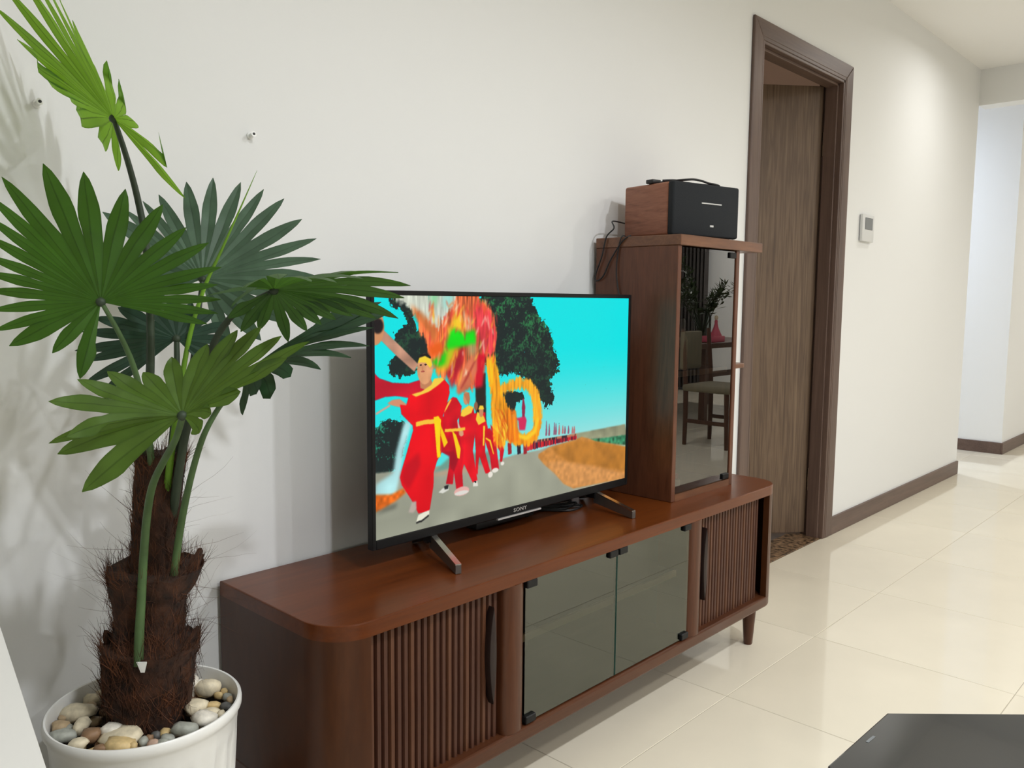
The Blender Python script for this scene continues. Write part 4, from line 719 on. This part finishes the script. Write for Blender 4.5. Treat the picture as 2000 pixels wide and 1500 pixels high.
pinfo=[('cream','cream pebble touching the back left of the palm trunk'),('stripe','small grey striped pebble tucked under the left of the palm trunk'),('cream','cream pebble by the back left of the white pot rim'),('cream','long pale flat stone at the left inside the white pot'),('cream','upright waisted cream stone at the left front of the white pot'),('brown','tan brown pebble beside the upright waisted stone'),('grey','grey speckled pebble at the left front rim of the white pot'),('tan','tan pebble at the leftmost inside of the white pot'),('tan','small tan pebble at the left rim above the leftmost tan pebble'),('grey','small grey pebble between speckled pebble and long flat stone'),('cream','round cream pebble at the front left rim of the white pot'),('white','broad white stone in front of the palm trunk'),('cream','long cream stone lying across the front of the palm trunk'),('yellow','yellowish oval pebble at the front rim of the white pot'),('brown','dark tan pebble left of the yellowish oval pebble'),('grey','pale grey upright pebble in front of the trunk, right of centre'),('pink','pinkish tan flat pebble at the front rim of the white pot'),('yellow','small orange tan pebble at the right foot of the palm trunk'),('grey','grey green pebble under the orange tan pebble'),('grey','thin pale grey pebble at the front right rim'),('white','pale pebble left of the big pale grey stone'),('grey','big pale grey stone at the right front rim of the white pot'),('white','biggest white stone at the right of the white pot'),('cream','long cream stone right of the palm trunk'),('white','tall white stone standing against the right of the trunk'),('cream','big cream tan stone at the right back of the white pot'),('white','white angular chunk at the back right of the white pot'),('yellow','small yellow pebble beside the white angular chunk'),('cream','cream tan pebble above the biggest white stone'),('yellow','yellow oval pebble left of the dark grey pebble'),('cream','cream pebble at the right rim below the dark grey pebble'),('dark','dark grey pebble at the right rim of the white pot'),('grey','pale grey pebble just above the dark grey pebble'),('yellow','orange tan pebble by the back right rim'),('cream','tiny cream pebble behind the big cream tan stone'),('brown','tiny brown pebble by the back right rim'),('tan','tan pebble touching the far right rim'),('yellow','yellow pebble under the big cream tan stone'),('tan','tan pebble between the two cream stones at the back left'),('yellow','tiny orange pebble right of the yellowish oval pebble'),('brown','small brown pebble right of the pale grey upright pebble'),('dark','small dark grey pebble left of the orange tan pebble')]
def pebble(x,y,z,rx,ry,rz,rot,k,label,seed,sub=2):
    b=bmesh.new(); bmesh.ops.create_icosphere(b,subdivisions=sub,radius=1)
    for v in b.verts:
        n=noise.noise(v.co*1.1+Vector((seed*3.1,seed,0)))*.38+noise.noise(v.co*2.4+Vector((seed,7,seed)))*.12
        p=v.co*(1+n); p=Vector((math.copysign(abs(p.x)**.85,p.x)*rx,math.copysign(abs(p.y)**.85,p.y)*ry,math.copysign(abs(p.z)**.85,p.z)*rz)); v.co=p
    me=bpy.data.meshes.new('pebble'); b.to_mesh(me); b.free(); me.materials.append(M_peb[k]); me.polygons.foreach_set('use_smooth',[True]*len(me.polygons))
    o=bpy.data.objects.new('pebble',me); COL.objects.link(o); o.location=(x,y,z); o.rotation_euler=(rnd.uniform(-.2,.2),rnd.uniform(-.2,.2),rot)
    return tag(o,label,'pebble','pebbles in the white pot')
rots={3:.1,4:1.6,6:.3,11:0,12:.0,23:.5,22:-.3,25:.3}
for i,((x,y,rx,rh),(k,lb)) in enumerate(zip(PEBBLES,pinfo)):
    rx,rh=rx*1.12,rh*1.12
    # sizes: rx across the view, rh covers depth and height together
    a=-.8156+rots.get(i,rnd.uniform(-.3,.3))
    rz=max(.007,min(rh*.85,rx*.75)); ry=max(rh*1.1,rx*.7)
    if i==4: a=-.8156; ry=.020; rz=.012
    if i==24: a=-.8156; ry=.022; rz=.018
    dx,dy=x-PX,y-PY; d=math.hypot(dx,dy); lim=PR-.0115-(rx+ry)*.5
    if d>lim: x,y=PX+dx*lim/d,PY+dy*lim/d
    ex,ey=x-.5625,y+.2305; e=math.hypot(ex,ey); mn=.060+min(rx,ry)*.55
    if e<mn: x,y=.5625+ex*mn/e,-.2305+ey*mn/e
    pebble(x,y,.425+rz*.72,rx,ry,rz,a,k,lb,i+1)
small=[]
for i in range(48):
    for _ in range(30):
        a=rnd.uniform(0,6.28); r=rnd.uniform(.07,.124); x,y=PX+r*math.cos(a),PY+r*math.sin(a)
        if all((x-q[0])**2+(y-q[1])**2>.013**2 for q in small): break
    small.append((x,y)); k=rnd.choice(['tan','brown','grey','yellow','tan'])
    rr=rnd.uniform(.008,.012)
    pebble(x,y,.419,rr*1.2,rr,rr*.75,a,k,'small dull '+k+' pebble half buried at the '+['right back','back','left back','left','left front','front','right front','right'][int((a+.8156+math.pi/8)/(math.pi/4))%8]+' of the pot',i+60,1)

palm=thing('potted_palm','tall artificial fan palm with brown fibre trunk rising from the white pot','plant',(PX+.005,PY+.012,.405))
def stack(rings,seg=26,amp=.12,seed=0,fr=9):
    V=[];Fc=[]
    for (c,r) in rings:
        for i in range(seg):
            a=2*math.pi*i/seg; p=Vector((math.cos(a)*1.3,math.sin(a)*1.3,c[2]*fr+seed)); rr=r*(1+amp*noise.noise(p)+amp*.6*noise.noise(p*3))
            V.append((c[0]+rr*math.cos(a),c[1]+rr*math.sin(a),c[2]+(.012*noise.noise(p*2.5) if r>.03 else 0)))
    n=len(rings)
    for j in range(n-1):
        for i in range(seg): Fc.append((j*seg+i,j*seg+(i+1)%seg,(j+1)*seg+(i+1)%seg,(j+1)*seg+i))
    Fc.append(tuple(range(seg))[::-1]); Fc.append(tuple(range((n-1)*seg,n*seg)))
    return V,Fc
def dense(rings,k):
    out=[]
    for (a,ra),(b,rb) in zip(rings,rings[1:]):
        for t in range(k): s=t/k; out.append(([a[q]+(b[q]-a[q])*s for q in range(3)],ra+(rb-ra)*s))
    return out+[rings[-1]]
core=[r for r in TRUNK['core'] if r[0][2]>.41]
V,Fc=stack(dense(core,4),amp=.08); trunk=raw('trunk',V,Fc,M_fibre,palm,60)
V,Fc=stack(dense(TRUNK['low'],4),amp=.10,seed=5); raw('fibre_sheath',V,Fc,M_fibre,trunk,60)
V,Fc=stack(dense(TRUNK['up'],4),amp=.10,seed=9); raw('fibre_sheath',V,Fc,M_fibre,trunk,60)
# loose hairs
r4=random.Random(4); V=[];Fc=[]
def hair(p,d,l,w,curl):
    p=Vector(p);d=Vector(d).normalized();n=5;i0=len(V); sd=d.cross(Vector((r4.random()-.5,r4.random()-.5,r4.random()-.5))).normalized()
    for k in range(n+1):
        ww=w*(1-k/n*.8); V.append(p-sd*ww);V.append(p+sd*ww)
        p=p+d*(l/n); d=(d+Vector((r4.uniform(-1,1),r4.uniform(-1,1),r4.uniform(-1,1)))*curl).normalized()
    for k in range(n): Fc.append((i0+2*k,i0+2*k+1,i0+2*k+3,i0+2*k+2))
def surf(rings,z):
    for (a,ra),(b,rb) in zip(rings,rings[1:]):
        if a[2]<=z<=b[2]:
            s=(z-a[2])/(b[2]-a[2]); return [a[q]+(b[q]-a[q])*s for q in range(3)],ra+(rb-ra)*s
    return rings[-1]
SETS=[(TRUNK['low'],1700,.425,.548),(TRUNK['up'],1300,.55,.675),(core,1700,.55,.865)]
for rg,n,z0,z1 in SETS:
    for _ in range(n):
        z=r4.uniform(z0,z1); c,r=surf(rg,z); a=r4.uniform(0,2*math.pi); o=Vector((math.cos(a),math.sin(a),0)); tn=Vector((-o.y,o.x,0))
        d=o*r4.uniform(-.05,.12)+Vector((0,0,1))*r4.uniform(.3,1.2)*(1 if r4.random()<.8 else -1)+tn*r4.gauss(0,.4)
        hair(Vector(c)+o*r*1.0,d,r4.uniform(.02,.06),.0006,.22)
for rg,n,z in ((TRUNK['low'],300,.545),(TRUNK['up'],330,.668),(TRUNK['up'],120,.63),(core,160,.862)):
    for _ in range(n):
        c,r=surf(rg,z-r4.uniform(0,.025)); a=r4.uniform(0,2*math.pi); o=Vector((math.cos(a),math.sin(a),0))
        d=o*r4.uniform(.05,.65)+Vector((0,0,1))*r4.uniform(.5,1.3); hair(Vector(c)+o*r*.97,d,r4.uniform(.02,.065),.0005,.2)
for _ in range(46):   # long stray hairs
    z=r4.uniform(.5,.8); rg=TRUNK['up'] if z<.66 else core; c,r=surf(rg,z); a=r4.choice([-.9,-.6,-.75,2.3,2.5])+r4.uniform(-.4,.4); o=Vector((math.cos(a),math.sin(a),0))
    hair(Vector(c)+o*r*.95,o+Vector((0,0,r4.uniform(-.2,1))),r4.uniform(.06,.13),.00035,.22)
hs=raw('loose_fibres',V,Fc,M_hair,palm); hs['kind']='stuff'
# ragged sheath flaps on the collars
for (c,r),a,h in ((TRUNK['up'][-1],-.75,.045),(TRUNK['up'][-1],-.45,.03),(TRUNK['up'][-2],2.5,.04),(TRUNK['low'][-1],-.7,.04),(TRUNK['low'][-1],2.4,.035),(TRUNK['low'][-1],-2.6,.02),(TRUNK['up'][-1],-2.2,.015)):
    o=Vector((math.cos(a),math.sin(a),0)); tn=Vector((-o.y,o.x,0)); c=Vector(c)-Vector((0,0,.02)); p=c+o*r*.85
    w=.018
    P=[p-tn*w,p+tn*w,p+o*.012+tn*w*.5+Vector((0,0,h)),p+o*.014-tn*w*.2+Vector((0,0,h*1.2)),p-o*.004-tn*w+Vector((0,0,h*.5))]
    Q=[q-o*.006 for q in P]
    raw('sheath_flap',P+Q,[(0,1,2,3,4),(9,8,7,6,5)]+[(i,(i+1)%5,(i+1)%5+5,i+5) for i in range(5)],M_fibre,trunk)
def fan(nm):
    L=LEAVES[nm]; H=Vector(L['hub']); tips=L['tips']; tf=L['tf']; n=len(tips); mt=M_leaf[nm]
    lf=empty('fan_leaf',palm)
    pts,r0,r1=PETIOLES[nm]; k=len(pts)
    MB().tube(pts,[r0+(r1-r0)*i/(k-1) for i in range(k)],10,4).build('petiole',{'front':M_stem,'lower':M_stem,'left':M_stem}.get(nm,M_stemd),lf,60)
    def mid(i,t):
        tp,ct=Vector(tips[i][0]),Vector(tips[i][1]); c2=ct
        return H*(1-t)**2+c2*2*t*(1-t)+tp*t*t
    r5=random.Random(len(nm)*7+n)
    for i in range(n):
        def bnd(a,b,u=1.0):
            if 0<=a and b<n:
                la=(Vector(tips[a][0])-H).length; lb=(Vector(tips[b][0])-H).length; L_=min(la,lb)*1.02
                return (mid(a,u*tf*L_/la)+mid(b,u*tf*L_/lb))/2
            # outer edge of the first/last segment: mirror of the inner boundary, narrowed
            j=a if a>=0 else b
            q=j-1 if b>=n else j+1
            return mid(j,tf*u)+(mid(j,tf*u)-mid(q,tf*u))*.38
        BL,BR=bnd(i-1,i),bnd(i,i+1)
        C=mid(i,tf); sd=(BR-BL); w=sd.length/2
        w=min(w,.019); wt=max(w,dict(right=.0095,lower=.0135,top=.0105,front=.012).get(nm,.008))
        ax=(Vector(tips[i][0])-H).normalized(); nr=ax.cross(sd).normalized()
        S_=sd.normalized(); S_=(S_-ax*S_.dot(ax)).normalized()
        blunt=i in L.get('blunt',()); kinked=i in L.get('kink',())
        rows=[(H,H,H)]
        for u in (.25,.6,1.0):
            l,rr=bnd(i-1,i,u),bnd(i,i+1,u); f=w*.30*u
            rows.append((l,mid(i,tf*u)+nr*f,rr))
        wl=(BL-C); wr=(BR-C); N=7
        for j in range(1,N+1):
            s=j/N; tt=tf+(1-tf)*s; c=mid(i,tt)
            ww=(w+(wt-w)*min(1,s*3))*(.97+.12*math.sin(math.pi*min(1,s*1.6)))*(1-s**(14 if blunt else 7 if kinked else 3.2))**.8
            if s>=1 and not blunt: ww=.0004
            wav=.0012*math.sin(7*s+i)
            g=max(0,1-s*3); l=c-S_*ww; rr=c+S_*ww
            if g>0: l=l*(1-g)+(c+wl)*g; rr=rr*(1-g)+(c+wr)*g
            fold=nr*(w*.30*(1-s)+wav)
            if kinked and s>.7:
                up=Vector((0,0,1))*(s-.7)*.13-ax*(s-.7)*.13
                c=c+up; l=l+up; rr=rr+up
            rows.append((l,c+fold,rr))
        V=[];Fc=[]
        for rw in rows: V+=rw
        for j in range(len(rows)-1):
            a=3*j;b=3*(j+1)
            if j==0: Fc+=[(a,b,b+1),(a+2,b+1,b+2)]
            else: Fc+=[(a,b,b+1,a+1),(a+1,b+1,b+2,a+2)]
        ob=raw('leaflet',V,Fc,mt,lf)
        me=ob.data; me.polygons.foreach_set('use_smooth',[True]*len(me.polygons))
        uv=me.uv_layers.new(name='UVMap')
        for lp in me.loops: uv.data[lp.index].uv=((lp.vertex_index%3)*.5,(lp.vertex_index//3)/(len(rows)-1))
        bm=bmesh.new(); bm.from_mesh(me); bm.verts.ensure_lookup_table(); mids={3*j+1 for j in range(len(rows))}
        for e in bm.edges:
            if e.verts[0].index in mids and e.verts[1].index in mids: e.smooth=False
        bm.to_mesh(me); bm.free()
    # thick green hub where the segments meet
    MB().lathe([(.002,-.007),(.006,-.004),(.0075,0),(.006,.004),(.002,.007)],12,c=tuple(H)).build('hub',M_stemd,lf,60)
for nm in ('top','left','middle','right','behind','front','lower'): fan(nm)
pts,r0,r1=PETIOLES['spear']; k=len(pts)
MB().tube(pts,[r0+(r1-r0)*(i/(k-1))**.8 for i in range(k)],8,4).build('unopened_leaf_spear',M_spear,palm,60,'pale green unopened leaf spear')
c=Vector(PETIOLES['front'][0][-1])
raw('stem_cut_end',[c+Vector(v)*.75 for v in ((-.008,-.012,.012),(.008,-.026,.012),(.004,-.022,-.010),(-.002,-.016,-.010),(-.006,-.006,.012),(.010,-.020,.012),(.006,-.016,-.010),(0,-.010,-.010))],[(0,1,2,3),(7,6,5,4),(0,4,5,1),(1,5,6,2),(2,6,7,3),(3,7,4,0)],M_wplast,palm)['label']='pale cut end of a stem base'

# ------------------------------------------------------------------ white board leaning at the left edge
bd=thing('leaning_board','plain white board leaning at the lower left corner by the pot','board',(.05,-1.02,0))
ang=math.atan2(.15,.1823)
Mx=Matrix.Translation((.352,-.995,0))@Matrix.Rotation(math.atan2(.825,.99),4,'X')
MB().box(-.62,0,0,1.26,-.018,-.001,bev=.003,seg=2,M=Mx).build('panel',M_board,bd,30)
MB().box(-.62,0,0,.012,-.020,-.018,M=Mx).build('edge_strip',M_thermo_s,bd)

# ------------------------------------------------------------------ black glass coffee table
ct=thing('coffee_table','black glass coffee table with cut corners at the lower right','table',(1.32,-1.62,0))
s=.23; a0=(1.178,-1.142); P=[(1.178,-1.142),(1.405,-1.148),(1.68,-1.438),(1.69,-1.86),(1.42,-2.14),(1.16,-2.13),(.90,-1.86),(.905,-1.43)]
MB().prism(P[::-1] if True else P,.436,.45,bev=.0025,seg=2).build('glass_top',M_btop,ct)
Pc=[((x-1.3)*.93+1.3,(y+1.64)*.93-1.64) for x,y in P]
MB().prism(Pc[::-1],.386,.436,bev=.002,seg=1).build('frame',M_blackm,ct)
MB().box(-.013,.013,-.0022,.0022,.4501,.4506,M=Matrix.Translation((1.298,-1.160,0))@Matrix.Rotation(-.06,4,'Z')).build('small_mark',M_screen_grey,ct)  # thin grey mark lying on the glass top
for x,y in ((1.1,-1.35),(1.52,-1.42),(1.1,-1.9),(1.5,-1.9)): MB().lathe([(.016,0),(.026,.386)],16,c=(x,y,0)).build('leg',M_blackm,ct,40)

# ------------------------------------------------------------------ dining corner, seen mirrored in the smoked glass
ch=thing('dining_chair','dark wooden dining chair with padded seat mirrored in the smoked glass','chair',(5.92,-2.31,0))
MB().box(5.69,6.12,-2.52,-2.09,.43,.485,bev=.02,seg=3).build('seat',M_cloth,ch,40)
MB().box(5.70,5.98,-2.555,-2.515,.60,.90,bev=.015,seg=3).build('backrest',M_cloth,ch,40)
for x in (5.72,6.11):
    MB().tube([(x,-2.50,0),(x,-2.50,.43),(x,-2.54,.92)],[.017,.021,.017],10,3).build('leg',M_chairw,ch,50)
    MB().tube([(x,-2.13,0),(x,-2.14,.43)],[.015,.021],10,2).build('leg',M_chairw,ch,50)
    MB().box(x-.01,x+.01,-2.50,-2.13,.18,.21).build('stretcher',M_chairw,ch)
dt=thing('dining_table','dark wooden dining table mirrored in the smoked glass','table',(7.5,-3.4,0))
MB().box(6.66,8.3,-3.85,-2.97,.70,.75,bev=.006,seg=2).build('tabletop',M_chairw,dt,30)
for x in (6.95,8.2):
    for y in (-3.75,-3.06): MB().box(x-.03,x+.03,y-.03,y+.03,0,.70).build('leg',M_chairw,dt)
MB().box(6.97,8.18,-3.08,-3.04,.42,.47).build('rail',M_chairw,dt)
vs=thing('flower_vase','ribbed glass vase of olive branches on the dining table','vase',(7.34,-3.32,.75))
MB().lathe([(.045,0),(.06,.01),(.085,.12),(.085,.24),(.055,.30),(.06,.33)],24,c=(7.34,-3.32,.75),fn=lambda r,z,a:r*(1+.03*math.sin(12*a)),cap=False).build('body',M_vase,vs,40)
r6=random.Random(2)
br=tag(empty('olive_branches',None) if False else bpy.data.objects.new('olive_branches',None),'bunch of leafy olive branches standing in the glass vase','branches',)
COL.objects.link(br); br.location=(7.34,-3.32,.76)
for i in range(16):
    a=r6.uniform(0,6.28); e=r6.uniform(.15,.60); p0=Vector((7.34,-3.32,.80)); p2=p0+Vector((math.cos(a)*e,math.sin(a)*e,r6.uniform(.38,.82))); p1=(p0+p2)/2+Vector((0,0,.12))
    m=MB(); m.tube([p0,p1,p2],[.006,.004,.002],5,4)
    for j in range(34):
        t=r6.uniform(.35,1); q=p0*(1-t)**2+p1*2*t*(1-t)+p2*t*t; d=Vector((r6.uniform(-1,1),r6.uniform(-1,1),r6.uniform(-.3,1))).normalized(); sdv=d.cross(Vector((r6.random(),r6.random(),1))).normalized()
        l=r6.uniform(.06,.11); vs_=[m.bm.verts.new(v) for v in (q,q+d*l*.5+sdv*.012,q+d*l,q+d*l*.5-sdv*.012)]; m.bm.faces.new(vs_)
    m.build('branch',M_olive,br)
pk=thing('pink_trinket_box','pink trinket box with small figure on the dining table','ornament',(7.14,-3.08,.75))
MB().box(7.03,7.26,-3.16,-3.02,.7505,.81,bev=.01,seg=2).build('box',M_pink,pk,30)
MB().lathe([(.06,0),(.04,.04),(.024,.08),(.014,.12),(.017,.135),(.012,.15)],18,c=(7.20,-3.09,.81)).build('figure_dress',M_pink,pk,40)
MB().lathe([(.005,0),(.016,.010),(.019,.024),(.015,.040),(.004,.048)],16,c=(7.20,-3.09,.958)).build('figure_head',M_skin,pk,50)
cu=tag(bpy.data.objects.new('window_curtain',None),'dark pleated curtain hanging at the far wall behind the dining table','curtain'); COL.objects.link(cu); cu.location=(9.3,-4.9,0)
P=[];n=120
for i in range(n+1):
    y=-5.35+.92*i/n; P.append((9.30+.03*math.sin(i*.9),y))
P+=[(x+.006,y) for x,y in P[::-1]]
MB().prism(P,.03,2.55).build('cloth',M_curtain,cu)
MB().tube([(9.31,-5.36,2.57),(9.31,-4.2,2.57)],.012,10,2).build('rod',M_steel,cu)

# ------------------------------------------------------------------ ceiling lamps
where=['in front of the palm','in front of the low cabinet','in front of the doorway','over the left back of the living room','over the right back of the living room','beside the wall thermostat','over the way to the dining table','over the dining table','in the cool lit side corridor','at the far end of the corridor','in the dim room behind the door']
for (x,y,z,w,r,c),wh in zip(LAMPS,where):
    d=thing('recessed_downlight','round white recessed ceiling downlight '+wh,'lamp',(x,y,z),'recessed downlights')
    MB().lathe([(r+.002,-.012),(r+.002,-.002),(r+.018,-.0005),(r+.020,-.004),(r+.004,-.012)],28,c=(x,y,z),cap=False).build('trim_ring',M_wplast,d,40)
    MB().lathe([(.001,-.004),(r+.002,-.004)],24,c=(x,y,z),cap=False).build('diffuser',M_lampglow,d)
